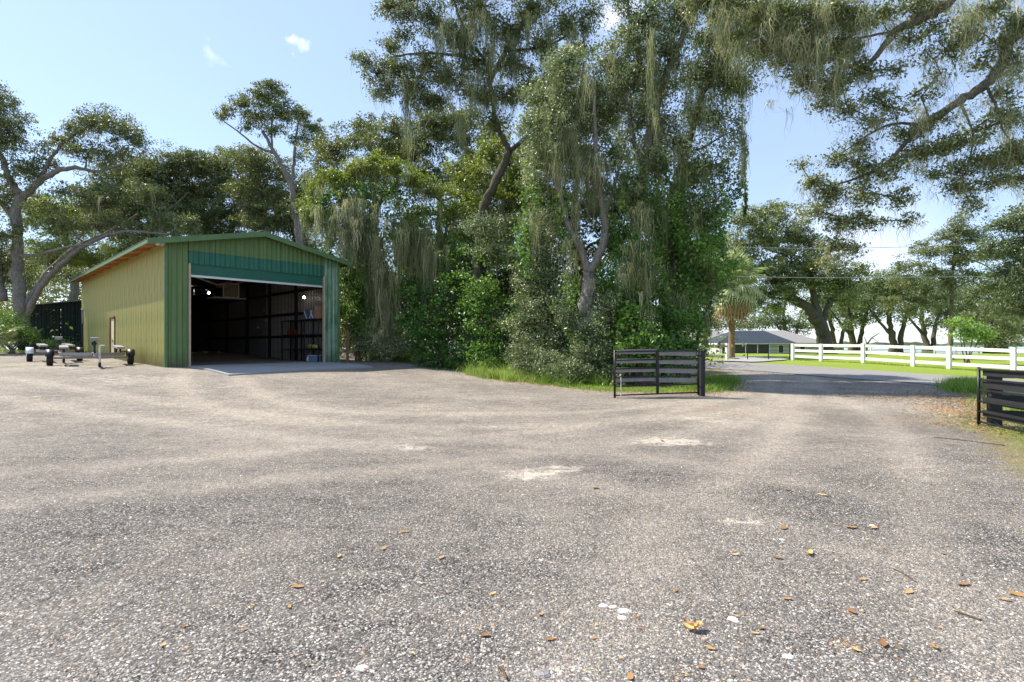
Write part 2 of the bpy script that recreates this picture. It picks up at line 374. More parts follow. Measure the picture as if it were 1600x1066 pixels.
def pathd(paths):
    def fn(X, Y):
        o = np.zeros(X.shape)
        for pts in paths:
            P = [ (v.x, v.y) for v in smooth_path([(a, b, 0) for a, b in pts], 6)]; d = np.full(X.shape, 1e9)
            for (x0, y0), (x1, y1) in zip(P[:-1], P[1:]):
                dx, dy = x1-x0, y1-y0; t = np.clip(((X-x0)*dx+(Y-y0)*dy)/(dx*dx+dy*dy), 0, 1); d = np.minimum(d, np.hypot(X-x0-t*dx, Y-y0-t*dy))
            o = np.maximum(o, np.exp(-((d-.82)/.30)**2))
        return o
    return fn
TRACKS = [[(13,25),(9,19),(5.5,13.5),(.5,10.5),(-5,11.5),(-9.5,17),(-11.5,21)], [(12.5,24),(9.5,18),(7.2,12),(4.2,7),(1.5,3),(0,-2)], [(-30,27),(-20,18),(-10,12.5),(-2,8.5),(3,4.5),(5,0)], [(12,23),(7.6,16),(3,10),(-3,6.5),(-10,4),(-18,3)]]
# ground under everything
def ground_common(t):
    a = t.noise(.35, 6, .6); b = t.noise(9, 5, .6); f = t.noise(60, 3)
    dirt = t.mix(b, (.10, .075, .05), (.27, .20, .13)); grn = t.mix(f, (.035, .06, .015), (.10, .15, .035))
    return t.mix(t.ramp(a, [(.42, (0,0,0)), (.60, (1,1,1))]), dirt, grn), f, b
t = NT('ground_soil'); c, f, b = ground_common(t); f2 = t.noise(28, 6, .8); c = t.mix(t.ramp(f2, [(.4, (0,0,0)), (.62, (.7,.7,.7))]), c, (.30, .235, .14)); t.bump(f2, 1.0, .06); t.fin(c, 1, 0, .1)
t = NT('lawn_grass'); a = t.noise(.5, 6, .6); b = t.noise(45, 4, .7, t.scale((1, .5, 1))); c = t.mix(b, (.12, .19, .018), (.27, .36, .045)); c = t.mix(t.math('MULTIPLY', a, .45), c, (.30, .33, .06)); t.bump(b, .8, .05); t.fin(c, .9, 0, .15)
# gravel
t = NT('gravel')
wob = t.mix(.012, t.co, t.new('ShaderNodeTexNoise', {'Vector': t.co, 'Scale': 90.0}).outputs['Color'], 'ADD')
v1 = t.new('ShaderNodeTexVoronoi', {'Vector': wob, 'Scale': 80.0}); v2 = t.new('ShaderNodeTexVoronoi', {'Vector': wob, 'Scale': 42.0})
rc = t.new('ShaderNodeSeparateColor', {0: v1.outputs['Color']}); r2 = t.new('ShaderNodeSeparateColor', {0: v2.outputs['Color']})
stone = t.ramp(rc.outputs[0], [(0, (.026, .024, .023)), (.45, (.070, .066, .062)), (.72, (.17, .16, .148)), (.90, (.38, .355, .31)), (1, (.66, .62, .54))])
stone2 = t.ramp(r2.outputs[1], [(0, (.035, .032, .03)), (.6, (.12, .11, .10)), (.85, (.30, .265, .225)), (1, (.60, .55, .48))])
col = t.mix(.30, stone, stone2)
d1 = v1.outputs['Distance']
gap = t.ramp(d1, [(.35, (1,1,1)), (.75, (.35,.33,.32))])
col = t.mix(1.0, col, gap, 'MULTIPLY')
big = t.noise(.32, 6, .6); mid = t.noise(2.2, 6, .65, t.scale((1,1.5,1))); fine = t.noise(26, 5, .7)
dust = t.math('ADD', t.math('MULTIPLY', big, .75), t.math('MULTIPLY', mid, .45)); dust = t.ramp(dust, [(.50, (0,0,0)), (.70, (1,1,1))])
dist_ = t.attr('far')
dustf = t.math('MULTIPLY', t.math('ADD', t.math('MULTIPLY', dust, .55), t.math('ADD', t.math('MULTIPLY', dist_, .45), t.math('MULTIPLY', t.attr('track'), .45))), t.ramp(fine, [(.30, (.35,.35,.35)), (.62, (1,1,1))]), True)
grain = t.new('ShaderNodeTexVoronoi', {'Vector': t.co, 'Scale': 19.0}); gsep = t.new('ShaderNodeSeparateColor', {0: grain.outputs['Color']}).outputs[1]
grain2 = t.noise(34, 4, .8)
sandcol = t.mix(fine, (.34, .29, .24), (.56, .50, .43))
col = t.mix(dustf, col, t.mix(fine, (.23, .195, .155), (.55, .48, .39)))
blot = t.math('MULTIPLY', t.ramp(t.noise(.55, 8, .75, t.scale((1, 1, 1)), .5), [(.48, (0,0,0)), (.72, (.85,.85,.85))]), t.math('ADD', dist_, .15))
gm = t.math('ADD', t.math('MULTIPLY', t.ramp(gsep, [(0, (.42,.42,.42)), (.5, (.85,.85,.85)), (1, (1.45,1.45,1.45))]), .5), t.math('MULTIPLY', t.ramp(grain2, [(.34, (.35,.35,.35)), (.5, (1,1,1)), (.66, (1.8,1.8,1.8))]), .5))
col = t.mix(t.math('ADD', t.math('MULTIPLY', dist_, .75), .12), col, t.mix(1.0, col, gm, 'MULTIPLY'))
sm = t.math('MULTIPLY', t.math('MAXIMUM', t.attr('sand'), blot), t.math('ADD', t.math('MULTIPLY', t.noise(5, 6, .7), 1.6), -.15)); 
smask = t.ramp(t.math('ADD', sm, t.math('MULTIPLY', t.math('SUBTRACT', fine, .5), .6)), [(.38, (0,0,0)), (.56, (1,1,1))])
col = t.mix(t.math('MULTIPLY', smask, .72), col, t.mix(grain2, (.24, .20, .155), (.80, .71, .59)))
rustn = t.ramp(t.noise(3.1, 5, .7), [(.64, (0,0,0)), (.74, (1,1,1))]); col = t.mix(t.math('MULTIPLY', rustn, t.math('MULTIPLY', fine, .5)), col, (.30, .16, .085))
lm = t.math('MULTIPLY', t.attr('litter'), t.math('ADD', t.noise(3, 6, .7), .35)); lmask = t.ramp(t.math('ADD', lm, t.math('MULTIPLY', t.math('SUBTRACT', fine, .5), .9)), [(.35, (0,0,0)), (.62, (1,1,1))])
col = t.mix(t.math('MULTIPLY', lmask, .75), col, t.mix(fine, (.26, .15, .08), (.50, .35, .20)))
tuf = t.ramp(t.noise(1.7, 4, .7), [(.72, (0,0,0)), (.76, (.7,.7,.7))]); col = t.mix(t.math('MULTIPLY', tuf, fine), col, (.12, .13, .04))
gc, gf, gb = ground_common(t)
em = t.math('ADD', t.attr('edge'), t.math('MULTIPLY', t.math('SUBTRACT', t.noise(1.6, 6, .75), .5), 1.9)); em = t.ramp(em, [(.0, (1,1,1)), (.35, (0,0,0))])
straw = t.mix(t.ramp(fine, [(.35, (0,0,0)), (.65, (1,1,1))]), (.11, .08, .045), (.46, .36, .21))
col = t.mix(em, col, t.mix(.5, gc, straw))
hgt = t.math('MULTIPLY', d1, -1.0); hgt = t.math('ADD', hgt, t.math('MULTIPLY', v2.outputs['Distance'], -.8)); hgt = t.math('ADD', hgt, t.math('MULTIPLY', fine, .5))
hgt = t.math('MULTIPLY', hgt, t.math('SUBTRACT', 1.0, t.math('MULTIPLY', smask, .75)))
t.bump(hgt, .9, .012); t.fin(col, .88, 0, .25)

def nonlin(a, b, near, fine, coarse):
    out = [a]; 
    while out[-1] < b: out.append(out[-1] + (fine if -near < out[-1] < near else coarse))
    return np.array(out)
xs = np.concatenate([np.linspace(-3000,-160,12), np.arange(-140,-50,6.), np.arange(-48,48,1.5), np.arange(48,140,6.), np.linspace(160,3000,12)])
ys = np.concatenate([np.linspace(-300,-30,6), np.arange(-24,60,1.5), np.arange(60,180,5.), np.array([200,260,400,800,1600,3200,5200])])
grid('ground', xs, ys, -.07, 'ground_soil', kind='structure')
edge = lambda X, Y: np.clip(sdist(X, Y, YARD)+.15, -1.2, 3)
grid('gravel_yard', np.concatenate([np.arange(-60,-12,.4), np.arange(-12,20,.2)]), np.concatenate([np.arange(-6,16,.2), np.arange(16,44,.35)]), 0, 'gravel', keep=lambda X, Y: sdist(X, Y, YARD) > -1.1,
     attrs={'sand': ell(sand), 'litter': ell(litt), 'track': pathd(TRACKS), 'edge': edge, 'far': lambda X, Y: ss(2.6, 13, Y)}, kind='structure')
ROAD = [(-70,49),(-30,47.5),(-8,45),(4,41),(11,35.5),(15.6,28.5),(18.2,20),(20.5,8),(23,-8)]
def strip(name, line, w, zoff, mat, step=1.0, **props):
    P = smooth_path([(x, y, 0) for x, y in line], 8); V = []; Fs = []; n = 13
    for i, p in enumerate(P):
        d = (P[min(i+1,len(P)-1)]-P[max(i-1,0)]).normalized(); s = Vector((d.y, -d.x, 0))
        for k in range(n):
            q = p+s*w*(k/(n-1)-.5); V.append((q.x, q.y, gz(q.x, q.y)+zoff))
    for i in range(len(P)-1):
        for k in range(n-1): a = i*n+k; Fs.append([a, a+1, a+n+1, a+n])
    return link(name, rawmesh(name, V, Fs, mat, True), None, **props)
strip('road', ROAD, 6.0, .022, 'asphalt', kind='structure')
LAWN = np.array([(3,42.6),(7,40.8),(12.4,36.6),(15.9,32.4),(18.6,26.4),(20.4,18),(23,0),(24,-10),(90,-10),(110,60),(110,130),(-30,130),(-30,60),(-10,52)])
grid('lawn', np.concatenate([np.arange(-30,60,.75), np.arange(60,112,4)]), np.concatenate([np.arange(-10,60,.75), np.arange(60,132,3)]), .02, 'lawn_grass', keep=lambda X, Y: sdist(X, Y, LAWN) > 0, kind='structure')
strip('house_driveway', [(14.5,36.2),(17.2,38.4),(19.4,41.5),(19.6,46),(17,54),(15,62),(14,75),(14,95)], 3.3, .085, 'concrete', kind='structure')
m = MB(); m.poly([(-3000,150,-2.6),(3000,150,-2.6),(3000,2600,-2.6),(-3000,2600,-2.6)]); m.build('lake', 'lake_water', kind='structure')
# far shore, a dark wooded line
V = []; Fs = []; n = 260
for i in range(n):
    x = -2600+5200*i/(n-1); h = 9+5*math.sin(i*.7)+3*math.sin(i*2.3)+random.uniform(-2,2); y = 2300+60*math.sin(i*.21)
    V += [(x, y, -3), (x, y+12, h*.75), (x, y+40, h), (x, y+160, -3)]
for i in range(n-1):
    for k in range(3): a = i*4+k; Fs.append([a, a+4, a+5, a+1])
link('far_shore', rawmesh('far_shore', V, Fs, 'far_leaf', True), None, kind='structure')

# ------------------------------------------------------------------ garage
GA = math.atan2(.724, .69); C0 = Vector((-13.35, 20.76, .60))
u2 = Vector((math.cos(GA), math.sin(GA), 0)); v2_ = Vector((-math.sin(GA), math.cos(GA), 0))
def gw(x, y, z=0): return C0 + u2*x + v2_*y + Vector((0,0,z))
GW, GL, GH, SL = 7.17, 18.9, 4.85, .21
gar = thing('garage', 'long green corrugated metal garage with its wide front door rolled up', 'garage', C0, GA)
def topz(x): return GH + SL*min(x, GW-x) - .03
def rib_mesh(name, mat, w, z0, ztop, pitch=.225, rh=.028, x0=0):
    xs_ = [0]; k = 0
    while k*pitch < w-1e-6:
        for dx in (.05, .085, .135, .17, pitch):
            x = k*pitch+dx
            if x <= w+1e-6: xs_.append(x)
        k += 1
    def off(x):
        r = (x % pitch); r = 0 if abs(r-pitch) < 1e-6 else r
        return -rh if .08 < r < .14 else 0
    V = []; Fs = []
    for x in xs_:
        V += [(x, off(x), z0(x0+x) if callable(z0) else z0), (x, off(x), ztop(x0+x) if callable(ztop) else ztop)]
    for i in range(len(xs_)-1): a = 2*i; Fs.append([a, a+2, a+3, a+1])
    return rawmesh(name, V, Fs, mat)
PWD = .9
npan = 21
sp_l = rib_mesh('siding_panel', 'sunlit_faded_siding', PWD-.004, -.25, GH, pitch=.18, rh=.034)
sp_g = rib_mesh('siding_panel', 'green_siding', PWD-.004, -.25, GH)
dy0, dy1 = 9.0, 9.9          # the side door takes one panel (index 10)
for k in range(npan):
    if k == 10:
        me = rib_mesh('siding_panel', 'sunlit_faded_siding', PWD-.004, 2.25, GH, pitch=.18, rh=.034)
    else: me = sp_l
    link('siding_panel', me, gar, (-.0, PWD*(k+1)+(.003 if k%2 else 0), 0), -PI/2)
    link('siding_panel', sp_g, gar, (GW, PWD*k, 0), PI/2)
nb = 8; wb = GW/nb
for k in range(nb):    # back wall
    link('siding_panel', rib_mesh('siding_panel', 'green_siding', wb-.004, -.25, lambda x: topz(GW-x), x0=k*wb), gar, (GW-k*wb, GL, 0), PI)
DX0, DX1, DZ = .82, 6.42, 4.08
def front(xa, xb, zb, zt, mat):
    me = rib_mesh('siding_panel', mat, xb-xa-.004, zb, zt, x0=xa, pitch=.2); link('siding_panel', me, gar, (xa, 0, 0))
front(0, DX0-.05, -.2, topz, 'green_siding'); front(DX1+.05, GW, -.2, topz, 'blotched_siding')
e = [DX0-.05, 1.75, 2.7, 3.65, 4.6, 5.55, DX1+.05]
for a, b in zip(e[:-1], e[1:]):
    front(a, b, 4.60, topz, 'green_siding'); front(a, b, DZ, 4.596, 'teal_siding')
bat = MB().box((0, 0, 2.25), (.02, .035, 4.4)); bme = rawmesh('rib_highlight', bat.v, bat.f, 'rib_highlight_pale')  # thin pale strips added to imitate highlights on the wall ribs
for k in range(44): link('rib_highlight', bme, gar, (GW-.165, .30+.18*k, 0))
# inner lining and frame
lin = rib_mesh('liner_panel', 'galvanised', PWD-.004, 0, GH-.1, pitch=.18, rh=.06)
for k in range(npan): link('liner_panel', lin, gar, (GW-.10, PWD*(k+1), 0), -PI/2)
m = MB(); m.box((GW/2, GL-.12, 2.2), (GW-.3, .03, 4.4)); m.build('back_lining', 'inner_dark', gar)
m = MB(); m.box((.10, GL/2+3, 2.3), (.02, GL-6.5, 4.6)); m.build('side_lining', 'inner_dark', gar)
for z in (1.3, 2.5, 3.7, 4.6):
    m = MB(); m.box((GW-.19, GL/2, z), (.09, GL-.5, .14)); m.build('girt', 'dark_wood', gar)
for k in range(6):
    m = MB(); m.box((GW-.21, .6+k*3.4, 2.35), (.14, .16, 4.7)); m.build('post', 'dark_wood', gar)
for k in range(5):
    yy = 1.2+k*3.8; m = MB()
    m.beam((.15, yy, GH-.15), (GW-.15, yy, GH-.15), .06, .16); m.beam((.2, yy, GH-.05), (GW/2, yy, GH+SL*GW/2-.2), .06, .14); m.beam((GW-.2, yy, GH-.05), (GW/2, yy, GH+SL*GW/2-.2), .06, .14)
    for q in (-1.6, 0, 1.6): m.beam((GW/2+q, yy, GH-.12), (GW/2+q*.5, yy, GH+SL*(GW/2-abs(q)*.5)-.2), .05, .09)
    m.build('truss', 'dark_wood', gar)
for k in range(4):     # pale strips at the far end
    m = MB(); m.box((.55+k*.42, GL-.18, 3.0), (.2, .04, 1.5)); m.build('translucent_strip', 'galvanised', gar)
m = MB(); m.box((GW/2, GL/2, -.06), (GW-.1, GL-.1, .12)); m.build('floor_slab', 'floor_concrete', gar)
# roof
oL, oR, oF, oB = .66, .45, .35, .3
def rz_(x): return GH + SL*(x if x < GW/2 else GW-x)
lw = math.hypot(1, SL)
nr = 22; wr = (GL+oF+oB)/nr
def roofpanel(side):
    pitch = .222; xs_ = []; 
    for k in range(4):
        for dx in (0, .05, .085, .135, .17): xs_.append(k*pitch+dx)
    xs_.append(wr)
    xs_ = [q for q in xs_ if q <= wr]; V = []; Fs = []
    for x in xs_:
        z = .03 if .08 < (x % pitch) < .14 else 0
        if side < 0: V += [(-oL-.04, x, rz_(-oL-.04)+.10+z), (GW/2-.01, x, rz_(GW/2)+.10+z)]
        else: V += [(GW/2+.01, x, rz_(GW/2)+.10+z), (GW+oR+.04, x, rz_(GW+oR+.04)+.10+z)]
    for i in range(len(xs_)-1): a = 2*i; Fs.append([a, a+1, a+3, a+2])
    return rawmesh('roof_sheet', V, Fs, 'roof_metal')
rl, rr = roofpanel(-1), roofpanel(1)
for k in range(nr):
    link('roof_sheet', rl, gar, (0, -oF+k*wr, 0)); link('roof_sheet', rr, gar, (0, -oF+k*wr, 0))
m = MB(); m.beam((GW/2, -oF-.02, rz_(GW/2)+.14), (GW/2, GL+oB, rz_(GW/2)+.14), .35, .03); m.build('ridge_cap', 'roof_metal', gar)
m = MB()
for (xa, xb) in ((-oL, GW/2), (GW/2, GW+oR)):
    m.poly([(xa,-oF+.02,rz_(xa)+.07),(xb,-oF+.02,rz_(xb)+.07),(xb,GL+oB,rz_(xb)+.07),(xa,GL+oB,rz_(xa)+.07)]); 
    m.poly([(xa,-oF+.02,rz_(xa)+.03),(xa,GL+oB,rz_(xa)+.03),(xb,GL+oB,rz_(xb)+.03),(xb,-oF+.02,rz_(xb)+.03)])
m.build('roof_deck', 'soffit_wood', gar)
for (xa, xb) in ((-oL-.03, GW/2), (GW/2, GW+oR+.03)):
    m = MB(); V0 = [(xa,-oF,rz_(xa)-.10),(xb,-oF,rz_(xb)-.10),(xb,-oF,rz_(xb)+.12),(xa,-oF,rz_(xa)+.12)]
    V1 = [(x, -oF-.035, z) for x, y, z in V0]; m.v = V0+V1; m.f = [[3,2,1,0],[4,5,6,7],[0,1,5,4],[1,2,6,5],[2,3,7,6],[3,0,4,7]]
    m.build('rake_board', 'green_trim', gar)
m = MB(); m.box((-oL-.02, (GL+oB-oF)/2, rz_(-oL)+.005), (.035, GL+oB+oF, .13)); m.build('eave_board', 'green_trim', gar)
m = MB(); m.box((GW+oR+.02, (GL+oB-oF)/2, rz_(GW+oR)+.005), (.035, GL+oB+oF, .18)); m.build('eave_board', 'green_trim', gar)
for k in range(10):
    m = MB(); yy = .3+k*2.0; m.beam((-oL+.01, yy, rz_(-oL)-.03), (-.01, yy, rz_(0)-.03), .05, .10); m.build('rafter_tail', 'soffit_wood', gar)
for x, w_ in ((-.02, .10), (GW+.02, .10)):
    m = MB(); m.box((x, -.03, (GH-.3)/2), (w_, .05, GH+.05-.01)); m.box((x, .02, (GH-.3)/2), (.05, .10, GH)); m.build('corner_trim', 'green_trim', gar)
# door
for x in (DX0-.03, DX1+.03):
    m = MB(); m.box((x, -.01, DZ/2), (.07, .14, DZ)); m.build('door_jamb', 'jamb_wood', gar)
ns = 5; dz = (DZ-3.64)/ns
for k in range(ns):
    z = 3.64+dz*(k+.5); m = MB(); m.box(((DX0+DX1)/2, .05, z), (DX1-DX0-.08, .022, dz*.62)); m.box(((DX0+DX1)/2, .058, z), (DX1-DX0-.08, .02, dz*.96)); m.build('door_slat', 'teal_door', gar)
m = MB(); m.box(((DX0+DX1)/2, .045, 3.60), (DX1-DX0-.06, .05, .085)); m.build('door_bottom_bar', 'door_bar', gar)
m = MB(); m.tube([((DX0-.1), .42, 4.3), (DX1+.1, .42, 4.3)], .26, 14); m.build('door_roll', 'teal_door', gar, True)
# side door
m = MB(); 
m.box((-.03, dy0+.04, 1.12), (.07, .08, 2.30)); m.box((-.06, dy1-.07, 1.12), (.14, .14, 2.30)); m.box((-.05, (dy0+dy1)/2, 2.22), (.14, .90, .09)); fr = m.build('side_door_frame', 'brown_frame', gar)
m = MB(); m.box((-.055, (dy0+dy1)/2-.02, 1.08), (.05, .76, 2.16)); sdor = m.build('side_door', 'pale_paint', gar)
m = MB(); m.box((-.095, dy0+.24, 1.05), (.05, .05, .12)); m.build('handle', 'grey_steel', sdor)
m = MB(); m.box((-.28, .05, GH-.03), (.08, .08, .12)); m.tube([(-.28, -.02, GH-.06), (-.33, -.16, GH-.16)], [.05, .075], 10); m.tube([(-.22, -.02, GH-.06), (-.15, -.15, GH-.17)], [.05, .075], 10)
m.build('flood_lamp', 'pale_steel', gar)

# apron (two slabs)
AP = [gw(.72, 0, 0), gw(6.55, 0, 0)]
for k, (xa, xb, ya, yb) in enumerate(((.72, 3.62, -4.5, -4.2), (3.635, 6.7, -4.2, -3.9))):
    m = MB(); top = [gw(xa, .1, -.01), gw(xb, .1, -.01)]; n = 6; V = []; Fs = []
    a0 = gw(xa, ya); b0 = gw(xb, yb)
    for i in range(n+1):
        t_ = i/n
        for q, (p, e_) in enumerate(((gw(xa, .1), a0), (gw(xb, .1), b0))):
            w = p.lerp(e_, t_); zz = (1-t_)*.60 + t_*(gz(w.x, w.y)+.05); zz = max(zz, gz(w.x, w.y)+.03)
            V.append((w.x, w.y, zz))
    for i in range(n): Fs.append([2*i, 2*i+2, 2*i+3, 2*i+1])
    nn = len(V); V += [(x, y, z-.25) for x, y, z in V]
    Fs += [[nn-2, 2*nn-2, 2*nn-1, nn-1]]
    for i in range(n): Fs += [[2*i, 2*i+nn, 2*i+2+nn, 2*i+2], [2*i+1, 2*i+3, 2*i+3+nn, 2*i+1+nn]]
    link('concrete_apron', rawmesh('concrete_apron', V, Fs, 'concrete'), None, kind='structure')

# shelving and what stands on it
shx0, shx1, shy0, shy1 = GW-.72, GW-.27, .55, 4.6
shelf = thing('shelving', 'dark shelving unit along the right inside wall of the garage', 'shelving', C0, GA)
for z in (.62, 1.35, 2.10):
    m = MB(); m.box(((shx0+shx1)/2, (shy0+shy1)/2, z), (.45, shy1-shy0, .05)); m.build('shelf', 'dark_wood', shelf)
for y in (shy0, 2.0, 3.3, shy1):
    for x in (shx0, shx1): m = MB(); m.box((x, y, 1.06), (.05, .05, 2.12)); m.build('upright', 'dark_wood', shelf)
def gthing(name, label, cat, x, y, z, rz=0): return thing(name, label, cat, gw(x, y, z), GA+rz)
b = gthing('storage_box', 'blue and white printed box on the top shelf beside the cardboard box', 'box', GW-.5, 1.55, 2.127)
m = MB(); m.box((0, 0, .22), (.42, 1.15, .44)); m.build('carton', 'blue_box', b)
for k, (a_, c_) in enumerate(((-.45, .35), (-.1, -.3), (.2, .45))):
    m = MB(); m.beam((-.214, a_, .03), (-.214, a_+(.28 if c_ > 0 else -.25), .41), .012, .07, (1,0,0)); m.build('printed_stripe', 'box_white', b)
b = gthing('cardboard_box', 'brown cardboard box on the top shelf next to the door opening', 'box', GW-.5, .82, 2.127)
m = MB(); m.box((0, 0, .30), (.42, .40, .60)); m.build('carton', 'cardboard', b)
m = MB(); m.box((0, 0, .606), (.08, .41, .008)); m.box((-.213, 0, .5), (.006, .1, .2)); m.build('tape', 'jamb_wood', b)
b = gthing('yellow_bundle', 'long yellow bundle lying on the lowest shelf board inside the garage', 'bundle', GW-.5, 1.7, .647)
m = MB(); m.tube([(0,-.7,.10),(0,-.4,.12),(.02,.1,.125),(0,.6,.11)], [.07,.11,.12,.06], 10); m.build('roll', 'yellow_plastic', b, True)
m = MB(); m.tube([(0,-.22,.12),(0,-.18,.12)], .125, 10); m.build('strap', 'black_steel', b)
b = gthing('blue_crate', 'pale blue plastic crate on the garage floor under the shelves', 'crate', GW-.62, 1.1, .0)
m = MB(); m.box((0,0,.02),(.4,.5,.03)); 
for q in ((-.19,0,.02,.5),(.19,0,.02,.5),(0,-.24,.4,.02),(0,.24,.4,.02)): m.box((q[0],q[1],.17),(q[2],q[3],.30))
m.build('tub', 'sky_blue_plastic', b); m = MB(); m.box((0,0,.33),(.42,.52,.025)); m.build('rim', 'box_white', b)
b = gthing('white_jug', 'small white jug standing beside the blue crate inside the garage', 'jug', GW-.62, 1.75, .0)
m = MB(); m.tube([(0,0,0),(0,0,.22),(0,0,.28),(0,0,.32)], [.1,.1,.05,.035], 10); m.build('bottle', 'white_plastic', b, True); m = MB(); m.tube([(0,0,.32),(0,0,.35)], .04, 8); m.build('cap', 'sky_blue_plastic', b)
b = gthing('red_toolbox', 'red toolbox on the middle shelf inside the garage', 'toolbox', GW-.5, 3.9, 1.377)
m = MB(); m.box((0,0,.12),(.3,.6,.24)); m.build('case', 'red_plastic', b); m = MB(); m.tube([(0,-.12,.24),(0,-.1,.3),(0,.1,.3),(0,.12,.24)], .012, 6); m.build('handle', 'black_steel', b)
for i, (x, y, z, lab) in enumerate(((2.4, 9.0, 3.55, 'lit bulb hanging deep in the garage, leftmost of the three'), (4.4, 9.5, 3.80, 'lit bulb hanging in the middle of the garage below the vent'), (GW-.6, 2.3, 3.25, 'lit bulb near the top of the bare ribbed wall above the shelves'))):
    b = gthing('hanging_bulb', lab, 'lamp', x, y, z); b['group'] = 'lit bulbs hanging inside the garage'
    m = MB()
    for q in range(1): m.tube([(0,0,-.07),(0,0,-.055),(0,0,-.02),(0,0,.03),(0,0,.06)], [.005,.045,.062,.045,.025], 12); m.build('bulb', 'bulb', b, True)
    m = MB(); m.tube([(0,0,.06),(0,0,.12)], .03, 8); m.build('socket', 'black_steel', b); m = MB(); m.tube([(0,0,.12),(0,0,GH-z-.05)], .008, 5); m.build('cord', 'black_steel', b)
b = gthing('vent_box', 'square lattice vent panel hung below the garage roof on a pale tray', 'vent', 3.9, 4.6, 3.22)
m = MB()
for k in range(-5, 6):
    for sg in (-1, 1):
        x0_, x1_ = max(-.33, k*.11-.33*0-.33 if 0 else -.33), .33
        pa, pb = Vector((k*.13-.33, 0, 0)), Vector((k*.13+.33, 0, .66))
        pts = []
        for s_ in np.linspace(0, 1, 12):
            p = pa.lerp(pb, s_); 
            if -.33 <= p.x <= .33: pts.append(p)
        if len(pts) > 1:
            a_, c_ = pts[0], pts[-1]
            if sg < 0: a_, c_ = Vector((-a_.x, 0, a_.z)), Vector((-c_.x, 0, c_.z))
            m.beam(a_, c_, .02, .028, (0,1,0))
m.build('lattice', 'jamb_wood', b)
m = MB()
for q in ((-.35,.33,.05,.72),(.35,.33,.05,.72)): m.box((q[0],0,q[1]),(q[2],.08,q[3]))
m.box((0,0,0),(.75,.08,.05)); m.box((0,0,.68),(.75,.08,.05)); m.build('frame', 'jamb_wood', b)
m = MB(); m.box((-.1,.25,-.06),(1.5,.9,.05)); m.build('tray', 'grey_steel', b)
b = gthing('duct_pipe', 'pale jointed pipe running under the garage roof behind the rolled door', 'pipe', 0, 0, 0)
m = MB(); m.tube([(1.5, 2.8, 4.0), (2.3, 3.4, 3.85), (3.1, 4.0, 3.72)], .05, 8); m.build('pipe', 'pale_steel', b, True)
m = MB(); m.tube([(3.1, 4.0, 3.72), (3.8, 4.2, 3.95)], .07, 8); m.build('elbow', 'grey_steel', b, True); m = MB(); m.tube([(1.35, 2.7, 3.9),(1.5,2.8,4.0),(1.45,2.8,4.15)], [.14,.12,.05], 10); m.build('hood', 'pale_steel', b, True)

# dark shed at the back left
sh = thing('shed', 'dark lean-to shed behind the left end of the green garage', 'shed', (-32.6, 36.6, gz(-31, 37)), rad(4))
shw = 5.6
for k in range(6):
    link('wall_panel', rib_mesh('wall_panel', 'shed_dark', shw/6-.004, -.4, lambda x: 3.0+.10*x, x0=k*shw/6), sh, (k*shw/6-1.0, 0, 0))
for k in range(4): link('wall_panel', rib_mesh('wall_panel', 'shed_dark', .95, -.4, 3.0), sh, (-1.0, (k+1)*.95, 0), -PI/2)
m = MB(); m.v = [(-1.2,-.2,3.0),(4.9,-.2,3.6),(4.9,4,3.7),(-1.2,4,3.1),(-1.2,-.2,3.06),(4.9,-.2,3.66),(4.9,4,3.76),(-1.2,4,3.16)]; m.f = [[3,2,1,0],[4,5,6,7],[0,1,5,4],[1,2,6,5],[2,3,7,6],[3,0,4,7]]; m.build('roof', 'roof_metal', sh)
m = MB(); m.box((1.9, 3.95, 1.5), (5.8, .04, 3.6)); m.box((4.6, 2, 1.5), (.04, 4, 3.6)); m.build('back_wall', 'shed_dark', sh)

# thin steel pole
x, y = -24.0*.985, 29.9; x = (129-800)/F*30; y = 30
p = thing('steel_pole', 'thin dark steel pole with a pale top in front of the garage corner', 'pole', (x, y, gz(x, y)))
m = MB(); m.tube([(0,0,-.1),(0,0,1.7)], .045, 8); m.build('shaft', 'black_steel', p, True); m = MB(); m.tube([(0,0,1.7),(0,0,2.5)], .05, 8); m.build('sleeve', 'grey_steel', p, True); m = MB(); m.tube([(0,0,2.5),(0,0,2.58)], .07, 8); m.build('cap', 'pale_steel', p)

# wooden posts right of the garage
for (px, yy, h, w_, lab) in ((543, 26.5, 1.55, .14, 'brown wooden post at the right corner of the green garage'), (645, 27.5, .9, .12, 'short wooden post standing at the foot of the thicket')):
    x = (px-800)/F*yy; p = MB(); p.box((0,0,h/2-.1),(w_,w_,h+.2), .3); o = p.build('wooden_post', 'post_wood'); o.location = (x, yy, gz(x,yy)); tag(o, lab, 'post')

# ------------------------------------------------------------------ boat trailers
def wheel(root, x, y, r=.28, w=.2, hub=True):
    o = None; n = 22; V = []; Fs = []
    prof = [(r*.62,-w*.5),(r*.94,-w*.5),(r,-w*.36),(r,w*.36),(r*.94,w*.5),(r*.62,w*.5)]
    for k in range(n):
        a = 2*PI*k/n
        for (rr, xx) in prof: V.append((x+xx, y+rr*math.cos(a), r+rr*math.sin(a)))
    q = len(prof)
    for k in range(n):
        k2 = (k+1) % n
        for j in range(q): j2 = (j+1) % q; Fs.append([k*q+j, k*q+j2, k2*q+j2, k2*q+j])
    tyre = link('tyre', rawmesh('tyre', V, Fs, 'rubber', True), root)
    m = MB(); m.tube([(x-w*.4, y, r), (x-w*.2, y, r), (x+w*.2, y, r), (x+w*.4, y, r)], [r*.63, r*.45, r*.45, r*.63], 18); m.tube([(x-w*.55, y, r), (x+w*.55, y, r)], r*.2, 10); m.build('rim', 'pale_steel', tyre, True)
    return tyre
